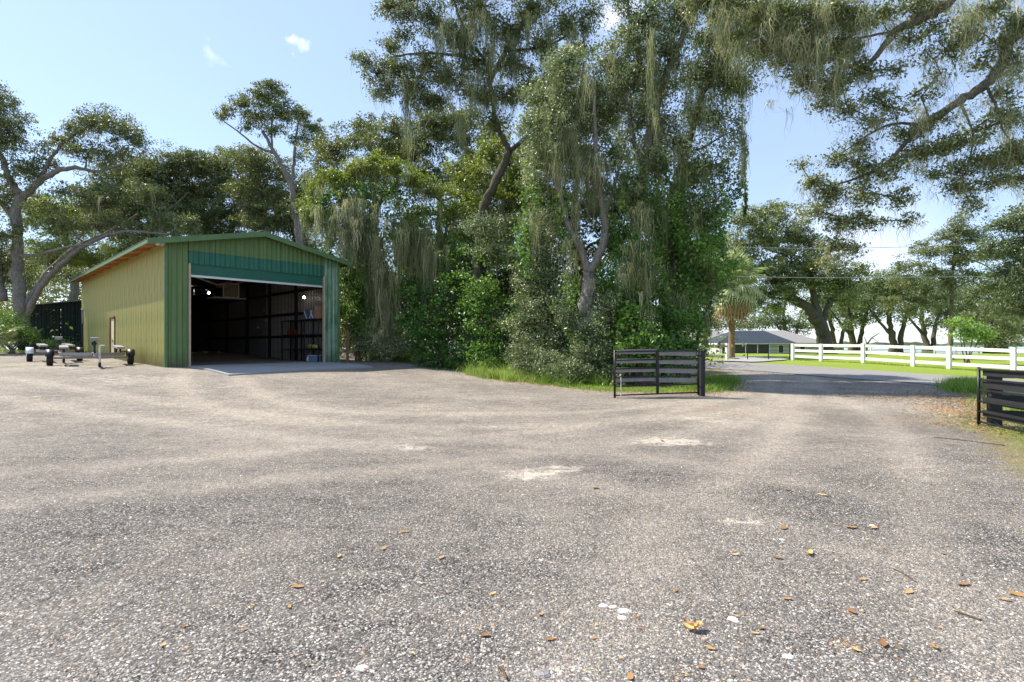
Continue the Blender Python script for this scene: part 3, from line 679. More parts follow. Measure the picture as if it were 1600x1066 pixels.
def fender(root, x, y, r, w, mat):
    V = []; Fs = []; n = 9
    for i in range(n+1):
        a = PI*(.08+.84*i/n)
        for xx in (-w/2, w/2):
            V.append((x+xx, y+math.cos(a)*r, .28+math.sin(a)*r)); V.append((x+xx, y+math.cos(a)*(r-.02), .28+math.sin(a)*(r-.02)))
    for i in range(n):
        a = 4*i; Fs += [[a,a+4,a+6,a+2],[a+1,a+3,a+7,a+5],[a,a+1,a+5,a+4],[a+2,a+6,a+7,a+3]]
    link('fender', rawmesh('fender', V, Fs, mat, True), root)
def trailer(label, loc, rz, width, length, dark):
    """axle at origin, tongue toward -Y local"""
    t = thing('boat_trailer', label, 'trailer', loc, rz, 'empty boat trailers beside the garage')
    hw = width/2
    for s in (-1, 1): wheel(t, s*hw, 0); fender(t, s*hw, 0, .37, .26, 'white_plastic' if (s < 0) and not dark else 'black_steel')
    m = MB()
    for s in (-1, 1): m.beam((s*(hw-.3), 1.3, .48), (s*(hw-.3), -length*.38, .48), .06, .10); m.beam((s*(hw-.3), -length*.38, .48), (s*.06, -length*.85, .48), .06, .10)
    m.build('frame', 'grey_steel', t)
    m = MB(); m.beam((-hw, 0, .30), (hw, 0, .30), .07, .07); m.build('axle', 'grey_steel', t)
    for yy in (1.25, .1, -length*.38):
        m = MB(); m.beam((-(hw-.3), yy, .42), (0, yy, .36), .06, .07); m.beam((0, yy, .36), ((hw-.3), yy, .42), .06, .07); m.build('crossmember', 'grey_steel', t)
        m = MB(); m.tube([(-.14, yy, .46), (0, yy, .42), (.14, yy, .46)], [.06, .04, .06], 10); m.build('keel_roller', 'rubber', t, True)
    for s in (-1, 1):
        m = MB(); m.beam((s*(hw-.42), 1.35, .78), (s*(hw-.42), -1.35, .70), .28, .07); m.build('bunk', 'weathered_board', t)
        for yy in (1.0, -1.0): m = MB(); m.beam((s*(hw-.42), yy, .46), (s*(hw-.42), yy, .72), .06, .06); m.build('bunk_bracket', 'black_steel', t)
        m = MB(); m.box((s*(hw-.15), 1.42, .52), (.2, .06, .1)); m.build('tail_lamp', 'red_plastic', t)
    m = MB(); m.beam((0, -length*.3, .47), (0, -length, .45), .08, .10); m.build('tongue', 'pale_steel', t)
    m = MB(); m.beam((0, -length*.78, .5), (0, -length*.72, 1.0), .07, .09); m.build('winch_post', 'black_steel', t)
    m = MB(); m.box((0, -length*.72, 1.03), (.11, .15, .12)); m.tube([(-.12,-length*.72,1.04),(.12,-length*.72,1.04)], .065, 12); m.build('winch', 'grey_steel', t)
    m = MB(); m.tube([(0,-length*.69,.88),(0,-length*.62,.86)], .08, 10); m.build('bow_stop', 'rubber', t)
    m = MB(); m.tube([(.13, -length*.93, .14), (.13, -length*.93, .80)], .035, 8); m.tube([(.13,-length*.93,.80),(.28,-length*.93,.80)], .02, 6); m.build('jack', 'pale_steel', t)
    m = MB(); m.tube([(.09,-length*.93,.09),(.17,-length*.93,.09)], .09, 12); m.build('jack_wheel', 'rubber', t, True)
    m = MB(); m.box((0, -length-.06, .47), (.10, .22, .09)); m.build('coupler', 'grey_steel', t)
    return t
x, y = -15.75, 21.4
ta = trailer('empty boat trailer with black fenders and its tongue pointing at the camera', (-17.2, 22.0, gz(-17.2, 22)), rad(40), 2.6, 3.2, True)
tb = trailer('empty low boat trailer with white fenders, farther left of the two', (-20.9, 24.6, gz(-20.9, 24.6)), rad(44), 1.75, 2.5, False)

# ------------------------------------------------------------------ gates by the driveway
def pipe(m, a, b, r=.022): m.tube([a, b], r, 8)
def farm_gate(label, A, B, h, board_side, bmat, boards, group):
    A, B = Vector(A), Vector(B); L = (B-A).length; d = (B-A); ang = math.atan2(d.y, d.x)
    t = thing('farm_gate', label, 'gate', A, ang, group)
    dz_ = B.z-A.z
    def P(s, z, y=0): return (s*L, y, z+dz_*s)
    for s in (0, .5, 1):
        m = MB()
        if s == .5: m.box(P(s, h/2+.02), (.075, .03, h-.08))
        else: pipe(m, P(s, -.02), P(s, h+.02), .03)
        m.build('upright', 'black_steel', t, s != .5)
    for z in [.05+i*(h-.07)/5 for i in range(6)]:
        m = MB(); zz = z+random.uniform(-.008, .008); pipe(m, P(0, zz), P(1, zz), .021); m.build('rail', 'black_steel', t, True)
    for (z0, z1, z2, zb) in boards:
        m = MB(); k = board_side*.045
        for (sa, sb, za, zb_) in ((.02, .495, z0, z1), (.505, .985, z2, zb)):
            m = MB(); m.beam(P(sa, za, k), P(sb, zb_, k), .025, .125); m.build('board', bmat, t)
    return t, P
gA = (2.80, 14.65, gz(2.8, 14.65)+.02); gB = (5.32, 15.35, gz(5.32, 15.35)+.06)
gt, P = farm_gate('steel field gate with four weathered grey boards, swung open at the left of the driveway', gA, gB, 1.27, 1, 'weathered_board',
    [(1.23,1.24,1.19,1.15),(.985,.975,.95,.91),(.735,.73,.70,.655),(.47,.475,.43,.40)], 'field gates at the driveway entrance')
m = MB(); m.tube([P(.06, .02, -.06), P(.06, .55, -.06)], .014, 6); m.build('drop_bolt', 'pale_steel', gt)
for z in (.2, 1.1): m = MB(); m.box(P(1.012, z), (.10, .05, .05)); m.build('hinge', 'black_steel', gt)
def post(label, x, y, h, w, mat, rz=0, chain=True):
    t = thing('gate_post', label, 'post', (x, y, gz(x, y)), rz)
    m = MB(); m.box((0,0,h/2-.15),(w,w,h+.3)); m.build('shaft', mat, t); m = MB(); m.box((0,0,h+.012),(w+.02,w+.02,.024)); m.build('cap', mat, t)
    if chain:
        for k in range(9):
            m = MB(); m.tube([(w/2+.02, -.02, h-.12-k*.06), (w/2+.02+.012*(k%2), -.02, h-.17-k*.06)], .012, 5); m.build('chain_link', 'grey_steel', t)
    return t
post('thick black wooden post that carries the left field gate', 5.46, 15.45, 1.28, .125, 'black_board', .2)
# right gate
hA = (9.42, 10.85, gz(9.42, 10.85)+.02); hB = (8.50, 7.55, gz(8.5, 7.55)+.02)
ht, P = farm_gate('black steel field gate with black boards, swung open at the right edge of the yard', hA, hB, 1.13, 1, 'black_board',
    [(1.04,1.04,1.04,1.04),(.80,.79,.79,.78),(.49,.48,.48,.47),(.23,.22,.22,.21)], 'field gates at the driveway entrance')
post('thick black wooden post just behind the end of the right gate', 9.62, 10.72, 1.10, .18, 'black_board', -.3, False)
# plank fence continuing behind the right gate
pf = thing('plank_fence', 'black plank fence running out of frame behind the right gate', 'fence', (9.62, 10.72, gz(9.6, 10.7)))
for k in range(1, 3): m = MB(); m.box((k*2.2, -k*1.0, .45), (.14,.14,1.3)); m.build('post', 'black_board', pf)
for z in (.25, .55, .82, 1.03): 
    for k in range(2): m = MB(); m.beam((.1+k*2.2, .03-k*1.0-.05, z), (2.2+k*2.2, -1.0-k*1.0, z), .025, .14); m.build('board', 'black_board', pf)

# ------------------------------------------------------------------ white fences, ranch gate
def rail_fence(name, label, pts, h, rails, rw, rh, pw, mat, group=None, jitter=.0, skip=()):
    x0, y0 = pts[0]; t = thing(name, label, 'fence', (x0, y0, gz(x0, y0)), 0, group); O = t.location
    for (x, y) in pts:
        z = gz(x, y)-O.z; m = MB(); hh = h*random.uniform(1-jitter, 1+jitter)+.04
        m.v = []; m.box((x-x0, y-y0, z+hh/2-.2), (pw, pw, hh+.4), .4); m.v.append((x-x0, y-y0, z+hh+.03)); m.build('post', mat, t)
    for i in range(len(pts)-1):
        if i in skip: continue
        (xa, ya), (xb, yb) = pts[i], pts[i+1]
        dd = Vector((xb-xa, yb-ya, 0)).normalized()*.015
        for z in rails:
            za, zb = gz(xa, ya)-O.z+z+random.uniform(-jitter, jitter)*.3, gz(xb, yb)-O.z+z+random.uniform(-jitter, jitter)*.3
            m = MB(); m.beam((xa-x0+dd.x, ya-y0+dd.y-pw*.0, za), (xb-x0-dd.x, yb-y0-dd.y, zb), rw, rh); m.build('rail', mat, t)
    return t
def pxy(px, y): return ((px-800)/F*y, y)
FP = [pxy(1239, 39.2), pxy(1283, 37.0), pxy(1349, 34.0), pxy(1427, 31.0), pxy(1483, 29.0), pxy(1584, 26.2), pxy(1670, 24), pxy(1780, 22)]
rail_fence('white_fence', 'white three-rail wooden fence along the lawn right of the ranch gate', FP, 1.22, (.30, .72, 1.12), .05, .17, .20, 'white_paint', None, .055)
FL = [pxy(1030, 41.4), pxy(1062, 41.2), pxy(1096, 41.0), pxy(1136, 40.6)]
rail_fence('white_fence', 'short white post fence with a tan top rail beside the palm', FL, 1.22, (1.08,), .05, .15, .20, 'white_paint', None, .02, skip=(2,))
m = MB(); (xa, ya), (xb, yb) = FL[2], FL[3]; m.beam((xa, ya-.12, gz(xa, ya)+1.04), (xb, yb-.12, gz(xb, yb)+1.04), .05, .14)
tag(m.build('tan_rail', 'gate_rail_tan'), 'bare tan wooden top rail between the two white posts by the palm', 'rail')
far_pts = [(51+i*2.6, 86-i*.9) for i in range(16)]
rail_fence('paddock_fence', 'far white paddock fence beyond the lawn near the lake', far_pts, 1.25, (.35, .72, 1.12), .05, .16, .18, 'white_paint', None, .02)
# thin steel ranch gate across the house driveway
ax, ay = pxy(1168, 40.2); bx, by = pxy(1234, 39.4)
rg = thing('ranch_gate', 'thin dark steel double gate across the house driveway', 'gate', (ax, ay, gz(ax, ay)+.1)); 
for k, s in enumerate((0, .5, 1)):
    m = MB(); m.tube([((bx-ax)*s, (by-ay)*s, -.1), ((bx-ax)*s, (by-ay)*s, 1.15)], .035, 6); m.build('upright', 'black_steel', rg)
for z in (.18, .42, .66, .9, 1.12): m = MB(); m.tube([(0,0,z),(bx-ax,by-ay,z)], .014 if z < 1 else .022, 6); m.build('bar', 'black_steel', rg)

# ------------------------------------------------------------------ houses
def hip(label, loc, rz, w, d, hw, rise, over, front, wmat, rmats, windows, porch=None):
    t = thing('house', label, 'house', loc, rz)
    m = MB()
    for (cx, cy, sx, sy) in ((0,-d/2,w,.2),(0,d/2,w,.2),(-w/2,0,.2,d-.2),(w/2,0,.2,d-.2)): m.box((cx,cy,hw/2-.4),(sx,sy,hw+.8))
    m.build('wall', wmat, t)
    W2, D2 = w/2+over, d/2+over; q = D2; z0, z1 = hw, hw+rise
    a, b, c, e_ = (-W2,-D2,z0),(W2,-D2,z0),(W2,D2,z0),(-W2,D2,z0); r0, r1 = (-W2+q,0,z1),(W2-q,0,z1)
    for pts, mt in (((a,b,r1,r0), rmats[0]), ((b,c,r1), rmats[1]), ((c,e_,r0,r1), rmats[0]), ((e_,a,r0), rmats[2])):
        m = MB(); n = Vector((0,0,.12)); top = [Vector(p) for p in pts]; lo = [p-n for p in top]; k = len(pts)
        m.v = [tuple(p) for p in top+lo]; m.f = [list(range(k)), list(range(2*k-1, k-1, -1))]+[[i, i+k, (i+1)%k+k, (i+1)%k] for i in range(k)]; m.build('roof_slope', mt, t)
    m = MB()
    for p0, p1 in ((a,b),(b,c),(e_,a)): m.beam((p0[0],p0[1],z0-.12),(p1[0],p1[1],z0-.12),.06,.22)
    m.build('fascia', 'white_paint', t)
    for (wx, wz, ww, wh) in windows:
        m = MB(); m.box((wx, -d/2-.12, wz), (ww, .06, wh)); f_ = m.build('window', 'white_paint', t); m = MB(); m.box((wx, -d/2-.16, wz), (ww-.2, .04, wh-.2)); m.build('pane', 'house_dark', f_)
    if porch:
        m = MB(); m.box(((porch[0]+porch[1])/2, -d/2-.14, 1.1), (porch[1]-porch[0], .05, 2.0)); m.build('screen_porch', 'house_dark', t)
        for k in range(5):
            x = porch[0]+(porch[1]-porch[0])*k/4; m = MB(); m.box((x, -d/2-.22, 1.1), (.14, .1, 2.3)); m.build('porch_post', 'white_paint', t)
    return t
hz = gz(42, 106)
t = hip('low grey ranch house with a hip roof and dark screened porch behind the ranch gate', ((1200-800)/F*104, 108, hz), rad(-4), 20, 10, 2.45, 2.5, .7, 1, 'house_wall', ('roof_tile_pale','roof_tile_pale','roof_tile_dark'), [(6.2,1.4,1.0,1.2),(2.6,1.3,1.0,1.7)])
# front hip wing with the dark roof
t2 = hip('dark-roofed front wing of the grey ranch house with a wide screened porch', ((1180-800)/F*97, 99.5, hz), rad(-4), 12.5, 7, 2.35, 2.3, .6, 1, 'house_wall', ('roof_tile_dark','roof_tile_dark','roof_tile_dark'), [(4.2,1.3,1.0,1.5)], (-6.1, 2.2))
t3 = hip('second pale-roofed house partly hidden behind the palm trunk', ((1102-800)/F*112, 116, hz), rad(6), 16, 11, 2.7, 2.9, .8, 1, 'house_wall', ('roof_tile_pale','roof_tile_pale','roof_tile_pale'), [(-2,1.4,1.6,1.2),(3,1.4,1.6,1.2)])

# ------------------------------------------------------------------ power lines
for lab, pts in (('lower power line crossing in front of the far oaks', (at(1040, 430, 33), at(1250, 434, 33), at(1420, 433.5, 33), at(1600, 431, 33), at(1900, 424, 33))),
                 ('upper power line vanishing behind the driveway oak limbs', (at(1060, 384, 34), at(1170, 387, 34), at(1330, 388, 34), at(1600, 380, 34), at(1900, 368, 34)))):
    m = MB(); m.tube(smooth_path(pts, 4), .017, 5); tag(m.build('power_line', 'cable'), lab, 'cable', 'power lines across the driveway')
# ================================================================== vegetation
def C(px, py, y, rx, rz, w=1.):
    p = at(px, py, y); return (p, rx/F*y, (rx+rz)/2/F*y*1.05, rz/F*y, w)
def S(pts, r0, r1, y=None):
    """a limb: photo pixels with distances -> world points"""
    P = [at(p[0], p[1], p[2] if len(p) > 2 else y) for p in pts]; return (P, r0, r1)
def crown_points(clumps, nleaf, rng, sub=.22, per=34, fill=.42):
    W_ = np.array([c[1]*c[3]*c[4] for c in clumps]); W_ = W_/W_.sum(); P = []; T = []; SUBS = []; OWN = []
    for ci, (c, rx, ry, rz, w) in enumerate(clumps):
        n = max(3, int(nleaf*W_[ci]/per)); d = unit(rng.normal(size=(n,3))); rr = rng.uniform(0,1,n)**fill
        lob = 1+.28*np.sin(d[:,0]*5+ci)*np.sin(d[:,2]*6+ci*2)+rng.normal(size=n)*.12
        s = np.array(c)+d*(rr*lob)[:,None]*np.array([rx, ry, rz]); SUBS.append(s); OWN += [ci]*n
        m = rng.poisson(per, n)+4; idx = np.repeat(np.arange(n), m); sg = sub*rng.uniform(.55, 1.35, n)
        P.append(s[idx]+unit(rng.normal(size=(len(idx),3)))*(rng.uniform(0,1,len(idx))**.5*1.75*sg[idx])[:,None]*np.array([1.15,1.15,.62])); T.append(np.clip((rng.normal(.42,.21,n))[idx]+rng.normal(0,.16,len(idx)),0,1))
    return np.concatenate(P), np.concatenate(T), np.concatenate(SUBS), OWN
def moss_tufts(pts, lens, parent, name='spanish_moss', per=14, width=.022, spread=.10, hue=0., segs=5):
    n = len(pts); idx = np.repeat(np.arange(n), per); M = len(idx); sp = spread*R.uniform(.5,1.5,n)[idx]
    o = R.normal(size=(M,3))*sp[:,None]*np.array([1,1,.25]); rr = np.linalg.norm(o[:,:2], axis=1)/(sp+1e-6)
    L = lens[idx]*np.clip(1.05-rr*.42, .12, 1)*R.uniform(.3,1.05,M); t0 = (R.normal(.42,.27,n)+hue)[idx]+R.normal(0,.12,M)
    lean = -o*np.array([.85,.85,0])+R.normal(size=(M,3))*np.array([.06,.06,0])
    return ribbons(name, pts[idx]+o, L, width, 'moss', parent, segs, t0, .085, lean, kind='stuff')
def sampled(skel):
    out = []
    for P, r0, r1 in skel:
        Q = smooth_path(P, 4); n = len(Q)
        for i, q in enumerate(Q): out.append((q, r0+(r1-r0)*i/max(1, n-1)))
    return out
def tree(name, label, base, skel, clumps, size=.1, k=2.4, mat='oak_leaf', bmat='bark', moss=0, mlen=(.5,1.5), mper=14, mw=.022, cat='tree', group=None,
         sub=.24, tintoff=0., asp=.5, twig=.5, fill=.42, up=.45, per=34, vine=None, moss_hue=0., extra_moss=None, branch_r=1., hang=0):
    bx, by = base; t = thing(name, label, cat, (bx, by, gz(bx, by)), 0, group); size *= 1.30; k *= 1.32
    area = sum(PI*c[1]*c[3]*c[4] for c in clumps); nleaf = int(k*area/(.5*asp*size*size))
    P, T, SUBS, OWN = crown_points(clumps, nleaf, R, sub, per, fill)
    m = MB()
    for Pl, r0, r1 in skel:
        Q = smooth_path(Pl, 6); n = len(Q); rs = [(r0+(r1-r0)*(i/(n-1))**.8) for i in range(n)]
        if abs(Q[0].z-gz(Q[0].x, Q[0].y)) < .9: Q[0] = Vector((Q[0].x, Q[0].y, gz(Q[0].x, Q[0].y)-.25)); rs[0] *= 1.55; rs[1] *= 1.15
        for i in range(1, n-1): Q[i] = Q[i]+Vector((random.uniform(-1,1),random.uniform(-1,1),random.uniform(-1,1)))*rs[i]*.30
        m.tube(Q, rs, 11 if r0 > .12 else 6, True, .15)
    if m.v: m.build('trunk', bmat, t, True, local=False)
    sk = sampled(skel); m = MB(); bp = []
    order = sorted(range(len(clumps)), key=lambda i: min(((clumps[i][0]-q).length for q, r in sk), default=0))
    for ci in order:
        c, rx, ry, rz, w = clumps[ci]
        if sk:
            q, r = min(sk, key=lambda s: (s[0]-c).length + (2.0*max(0, s[0].z-c.z)))
            r = min(r*.6, .05+.035*max(rx, rz)*2)*branch_r; d = c-q; mid = q+d*.5+Vector((random.uniform(-.12,.12), random.uniform(-.12,.12), random.uniform(.0,.16)))*d.length
            Q = smooth_path([q, q+(mid-q)*.5+Vector((0,0,-.03))*d.length, mid, c], 3); n = len(Q)
            m.tube(Q, [max(.014, r*(1-.75*i/(n-1))) for i in range(n)], 6, False, .06); sk += [(Q[i], max(.014, r*(1-.75*i/(n-1)))) for i in range(2, n)]; bp += [Q[i] for i in range(1, n)]
    off = 0; S_ = SUBS; ns = len(S_); take = R.random(ns) < twig*min(1, (1500 if by < 30 else 450)/ns)
    for i in np.nonzero(take)[0]:
        c = clumps[OWN[i]][0]; e = Vector(S_[i]); q = c.lerp(e, .1)+Vector((random.uniform(-.1,.1),)*3); mid = (q+e)/2+Vector((random.uniform(-.1,.1),random.uniform(-.1,.1),random.uniform(-.05,.12)))*(e-q).length
        m.tube([q, mid, e], [.022*size/.1*branch_r+.004, .015*size/.1, .006], 4, False)
    if m.v: m.build('limbs', bmat, t, True, local=False, kind='stuff')
    leaves('crown', P, size, T+tintoff, mat, t, asp, up, hang, kind='stuff')
    if moss:
        low = np.array([clumps[o][0].z for o in OWN])+.35*np.array([clumps[o][3] for o in OWN]); cand = S_[S_[:,2] < low]
        if bp: cand = np.concatenate([cand, np.array([tuple(b) for b in bp])])
        nm = int(moss); A = cand[R.integers(0, len(cand), nm)]+R.normal(size=(nm,3))*.12; L = R.uniform(mlen[0], mlen[1], nm)*R.uniform(.45,1.15,nm)
        if extra_moss is not None: A = np.concatenate([A, extra_moss[0]]); L = np.concatenate([L, extra_moss[1]])
        gmin = g(A[:,0], A[:,1])+.3; L = np.minimum(L, np.maximum(.2, A[:,2]-gmin)); moss_tufts(A, L, t, per=mper, width=mw, spread=.07+.05*mw/.022, hue=moss_hue)
    if vine is not None:
        V_ = []; 
        for (vx, vy, vz, L, w, n) in vine:
            tt = R.uniform(0,1,n); V_.append(np.stack([vx+np.sin(tt*7+vx)*w*.5+R.normal(size=n)*w*(1-.55*tt), vy+R.normal(size=n)*w*(1-.5*tt), vz-L*tt], 1))
        V_ = np.concatenate(V_); tv = np.clip(np.sin(V_[:,2]*2.3+V_[:,0]*3)*.22+R.normal(.52,.2,len(V_)),0,1)
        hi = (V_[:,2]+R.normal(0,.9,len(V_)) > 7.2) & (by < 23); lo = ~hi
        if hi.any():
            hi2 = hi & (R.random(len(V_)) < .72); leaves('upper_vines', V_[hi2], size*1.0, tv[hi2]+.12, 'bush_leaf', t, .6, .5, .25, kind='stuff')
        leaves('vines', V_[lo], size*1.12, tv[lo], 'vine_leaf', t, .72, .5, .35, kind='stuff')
    return t
def bush(name, label, base, clumps, size=.08, k=2.2, mat='bush_leaf', cat='bush', **kw):
    bx, by = base; z = gz(bx, by); sk = []
    for i in range(4): a = random.uniform(0, 6.28); q = clumps[i % len(clumps)][0]; sk.append(([Vector((bx+math.cos(a)*.15, by+math.sin(a)*.15, z)), Vector((bx, by, z)).lerp(q, .5)+Vector((random.uniform(-.2,.2), 0, .1)), q], .05, .02))
    return tree(name, label, base, sk, clumps, size, k, mat, 'bark', cat=cat, **kw)
def X(px, y): return (px-800)/F*y
def mt(lst, y):    # extra hanging moss: (px, py, length_px, n)
    A = []; L = []
    for px, py, lp, sx, n in lst:
        for i in range(n):
            p = at(px+random.gauss(0, sx*1.15), py+random.gauss(0, 18), y+random.uniform(-.9,.9)); A.append(tuple(p)); L.append(lp/F*y*random.uniform(.3,1.05))
    return (np.array(A), np.array(L))

# ---- left: big grey oak
y = 34
tree('live_oak', 'big grey-barked live oak with a forked trunk and long low limbs at the far left', (X(36,y), y),
  [S([(40,520),(32,475),(26,420),(25,360),(30,305)], .40, .26, y), S([(30,305),(14,278),(2,245),(-25,205)], .26, .10, y),
   S([(30,312),(58,288),(88,268),(118,262),(150,268),(190,258,33)], .24, .07, y), S([(42,492),(70,440,33.5),(105,405,33),(150,375,32.5),(200,362,32),(262,366,31.5)], .20, .05, y),
   S([(38,480),(80,420,35),(120,385,35),(165,365,35),(215,335,35)], .22, .06, y), S([(27,400),(60,398,33),(110,385,32),(150,382,32)], .13, .05, y), S([(58,288),(85,240),(110,215),(150,190)], .12, .04, y), S([(5,470),(-5,420),(-20,350)], .3, .15, y), S([(25,350),(5,320),(-30,300)], .2, .08, y)],
  [C(-20,180,y,50,45), C(12,215,y,28,38), C(-5,150,y,30,22), C(90,220,y,32,20,.8), C(125,195,y,32,18,.8), C(165,190,y,34,20), C(195,205,y,30,20), C(215,222,y,20,14,.8), C(60,250,y,28,18,.7), C(140,235,y,36,18,.8), C(185,245,y,32,20),
   C(120,300,33,36,18,.7), C(180,300,33,38,22,.8), C(230,300,32,34,26), C(255,345,32,34,20), C(210,370,32.5,26,12,.8), C(10,300,y,36,32,.8), C(80,325,y,36,18,.5), C(0,365,33,32,26,.7), C(290,350,31.5,26,15), C(70,395,33,25,14,.5), C(150,315,33,40,22), C(100,350,34,36,20,.8), C(45,270,34,30,20,.8), C(170,350,32.5,34,16,.8), C(30,430,35,34,24,.7), C(0,400,34,30,30), C(110,430,36,34,20,.7)],
  .105, 2.0, 'oak_leaf', 'bark_grey', moss=460, mlen=(.6,2.0), group=None, mw=.028)
# ---- behind the garage
for i, (lab, y, cx, cl, to) in enumerate((
  ('broad dark live oak rising behind the left half of the garage roof', 45, 240, [(180,290,36,30),(175,340,36,28),(215,270,40,28),(255,262,38,22),(235,305,45,30),(285,300,38,30),(200,330,40,26),(260,345,45,26),(230,375,40,20),(300,345,30,25)], -.06),
  ('broad dark live oak rising behind the ridge of the garage roof', 47, 335, [(290,250,26,16),(375,250,26,18),(310,262,34,18),(345,255,34,18),(320,300,42,28),(365,290,38,30),(330,345,45,25),(380,340,36,26),(350,372,30,15)], .0),
  ('mossy live oak rising behind the right half of the garage roof', 44, 415, [(395,250,32,20),(430,270,34,25),(400,300,40,28),(445,315,34,30),(415,345,40,24),(460,350,34,22),(480,300,22,26),(480,385,25,25)], .06),
  ('pale hazy oak far behind the low limbs of the grey oak', 50, 110, [(60,330,45,28),(110,345,45,30),(160,335,40,26),(90,395,50,28),(150,405,45,24),(30,420,40,28),(200,390,30,24)], .22))):
    tree('live_oak', lab, (X(cx,y), y), [S([(cx,500),(cx+6,430),(cx-8,370),(cx,320)], .4, .2, y), S([(cx-8,370),(cx-35,330),(cx-50,300)], .18, .06, y), S([(cx-4,350),(cx+35,320),(cx+55,300)], .18, .06, y)],
      [C(a,b,y+random.uniform(-1.5,1.5),c*1.08,d*1.08) for a,b,c,d in cl], .13, 2.8, 'oak_leaf' if i < 3 else 'yellow_leaf', 'bark_grey', moss=240, mlen=(.8,2.4), mw=.04, tintoff=to, group='live oaks in the woods behind the garage', twig=.25, sub=.3)
y = 40
tree('slender_oak', 'tall slender oak with a forked trunk standing out above the garage roof', (X(480,y), y),
  [S([(480,520),(474,430),(466,370),(459,320),(455,290),(440,258),(425,232),(410,205)], .34, .10, y), S([(456,292),(459,255),(462,215),(468,185)], .16, .05, y), S([(430,240),(400,228),(375,208),(350,190)], .10, .04, y), S([(457,300),(478,270),(495,262),(515,262)], .08, .03, y), S([(425,232),(425,190),(430,150)], .10, .03, y)],
  [C(348,180,y,16,8), C(375,165,y,22,14), C(405,150,y,26,18), C(432,143,y,16,16), C(400,182,y,26,14), C(440,178,y,24,20), C(468,178,y,16,16), C(490,200,y,18,14), C(497,222,y,15,11), C(470,215,y,18,14,.8), C(425,205,y,20,12,.8), C(385,198,y,16,8,.6), C(470,245,y,14,7,.5), C(355,172,y,14,6,.6), C(418,133,y,14,8), C(462,322,y,16,20,.6)],
  .115, 2.6, 'oak_leaf', 'bark_grey', moss=60, mlen=(.4,1.2), mw=.03, tintoff=.15, sub=.24)

# ---- vine-draped tree right of the garage
y = 27.5
vd = []
for px, py, L in ((515,300,3.2),(545,290,4),(575,285,5),(605,290,5.5),(635,300,5.5),(660,320,5),(690,345,4.5),(715,365,4.5),(560,400,4),(600,420,4),(650,420,4)):
    p = at(px, py, y+random.uniform(-.6,.6)); vd.append((p.x, p.y, p.z, L, .38, 900))
tree('vine_draped_tree', 'arching tree smothered in vines and hanging moss right of the garage', (X(602,y), y),
  [S([(604,570),(598,500),(590,420),(585,340),(582,280)], .28, .12, y), S([(585,330),(620,290),(670,300),(715,345)], .12, .05, y), S([(584,310),(545,290),(505,310),(485,345)], .11, .04, y), S([(655,570),(662,500),(680,420),(700,350)], .16, .07, y)],
  [C(495,305,y,24,20), C(520,282,y,30,18), C(550,268,y,32,16), C(582,252,y,30,13), C(615,262,y,30,14), C(645,280,y,30,16), C(675,300,y,28,18), C(705,330,y,28,20), C(500,340,y,26,20), C(545,310,y,38,20,.6), C(600,300,y,40,18,.6), C(650,335,y,36,20,.6), C(480,330,y,18,16,.8),C(730,365,y,24,20), C(560,262,y,20,12)],
  .10, 2.1, 'yellow_leaf', 'bark', moss=130, mlen=(.8,2.6), mper=22, mw=.026, vine=vd, moss_hue=.10, tintoff=-.1,
  extra_moss=mt([(520,345,80,12,40),(545,360,90,10,35),(575,350,130,10,35),(590,400,150,8,40),(600,440,150,8,40),(610,480,110,8,40),(620,350,120,10,30),(640,370,150,10,35),(665,380,150,9,30),(680,400,130,9,25),(560,330,120,14,35),(500,320,70,8,20),(590,520,60,8,20),(710,400,110,8,20)], y-.7))
# ---- trees rising behind it
for lab, y, cx, cl, mt_, to in (
  ('grey-green oak rising behind the arching vine-draped tree', 35, 560, [(500,240,22,20),(575,200,22,18),(615,200,24,18),(640,225,28,24),(520,235,26,26),(555,215,28,22),(590,225,30,26),(535,275,30,24),(590,270,34,26),(500,275,20,20),(620,245,24,26)], 'oak_leaf', .12),
  ('dense dark oak between the vine-draped tree and the tall centre oak', 33, 690, [(665,195,26,18),(700,185,28,20),(735,190,28,22),(770,215,26,24),(650,225,28,24),(685,210,32,26),(720,225,32,26),(660,270,36,28),(710,280,40,28),(745,260,28,28),(740,310,34,26),(770,340,30,30)], 'oak_leaf', .05),
  ('broad silvery oak filling the gap behind the pale forked trunk', 27, 900, [(850,170,34,30),(900,170,36,34),(950,170,34,34),(850,240,34,36),(905,250,36,36),(960,240,34,34),(870,310,34,34),(930,320,36,34),(985,300,30,34),(840,370,34,30),(960,380,34,30),(1010,230,28,30)], 'bush_leaf', .08),
  ('dark green oak closing the thicket behind the twin-stemmed tree', 26, 1050, [(1010,330,30,30),(1060,340,32,30),(1100,370,28,26),(1040,400,32,30),(1090,420,30,28),(1130,420,20,24),(1030,260,22,24),(1075,270,22,20),(1110,450,26,24)], 'vine_leaf', -.12),
  ('leafy green oak closing the gap between the arch and the pale forked trunk', 28.5, 790, [(720,330,34,32),(760,380,36,32),(800,300,34,34),(820,250,32,34),(770,240,28,28),(840,310,30,34),(730,270,26,24),(800,430,38,34),(700,390,34,32)], 'yellow_leaf', -.05),
  ('pale-leaved oak behind the limbs of the tall centre oak', 31, 800, [(760,290,30,30),(800,270,34,30),(830,320,34,34),(790,340,34,24),(740,330,26,18)], 'bush_leaf', .0)):
    tree('background_oak', lab, (X(cx,y), y), [S([(cx,560),(cx+5,450),(cx-4,350),(cx,290)], .3, .14, y)], [C(a,b,y+random.uniform(-1,1),c*1.1,d*1.1) for a,b,c,d in cl], .115, 2.2, mt_, 'bark', moss=70, mlen=(.6,1.8), mw=.028, tintoff=to, twig=.3, group='oaks rising out of the thicket')

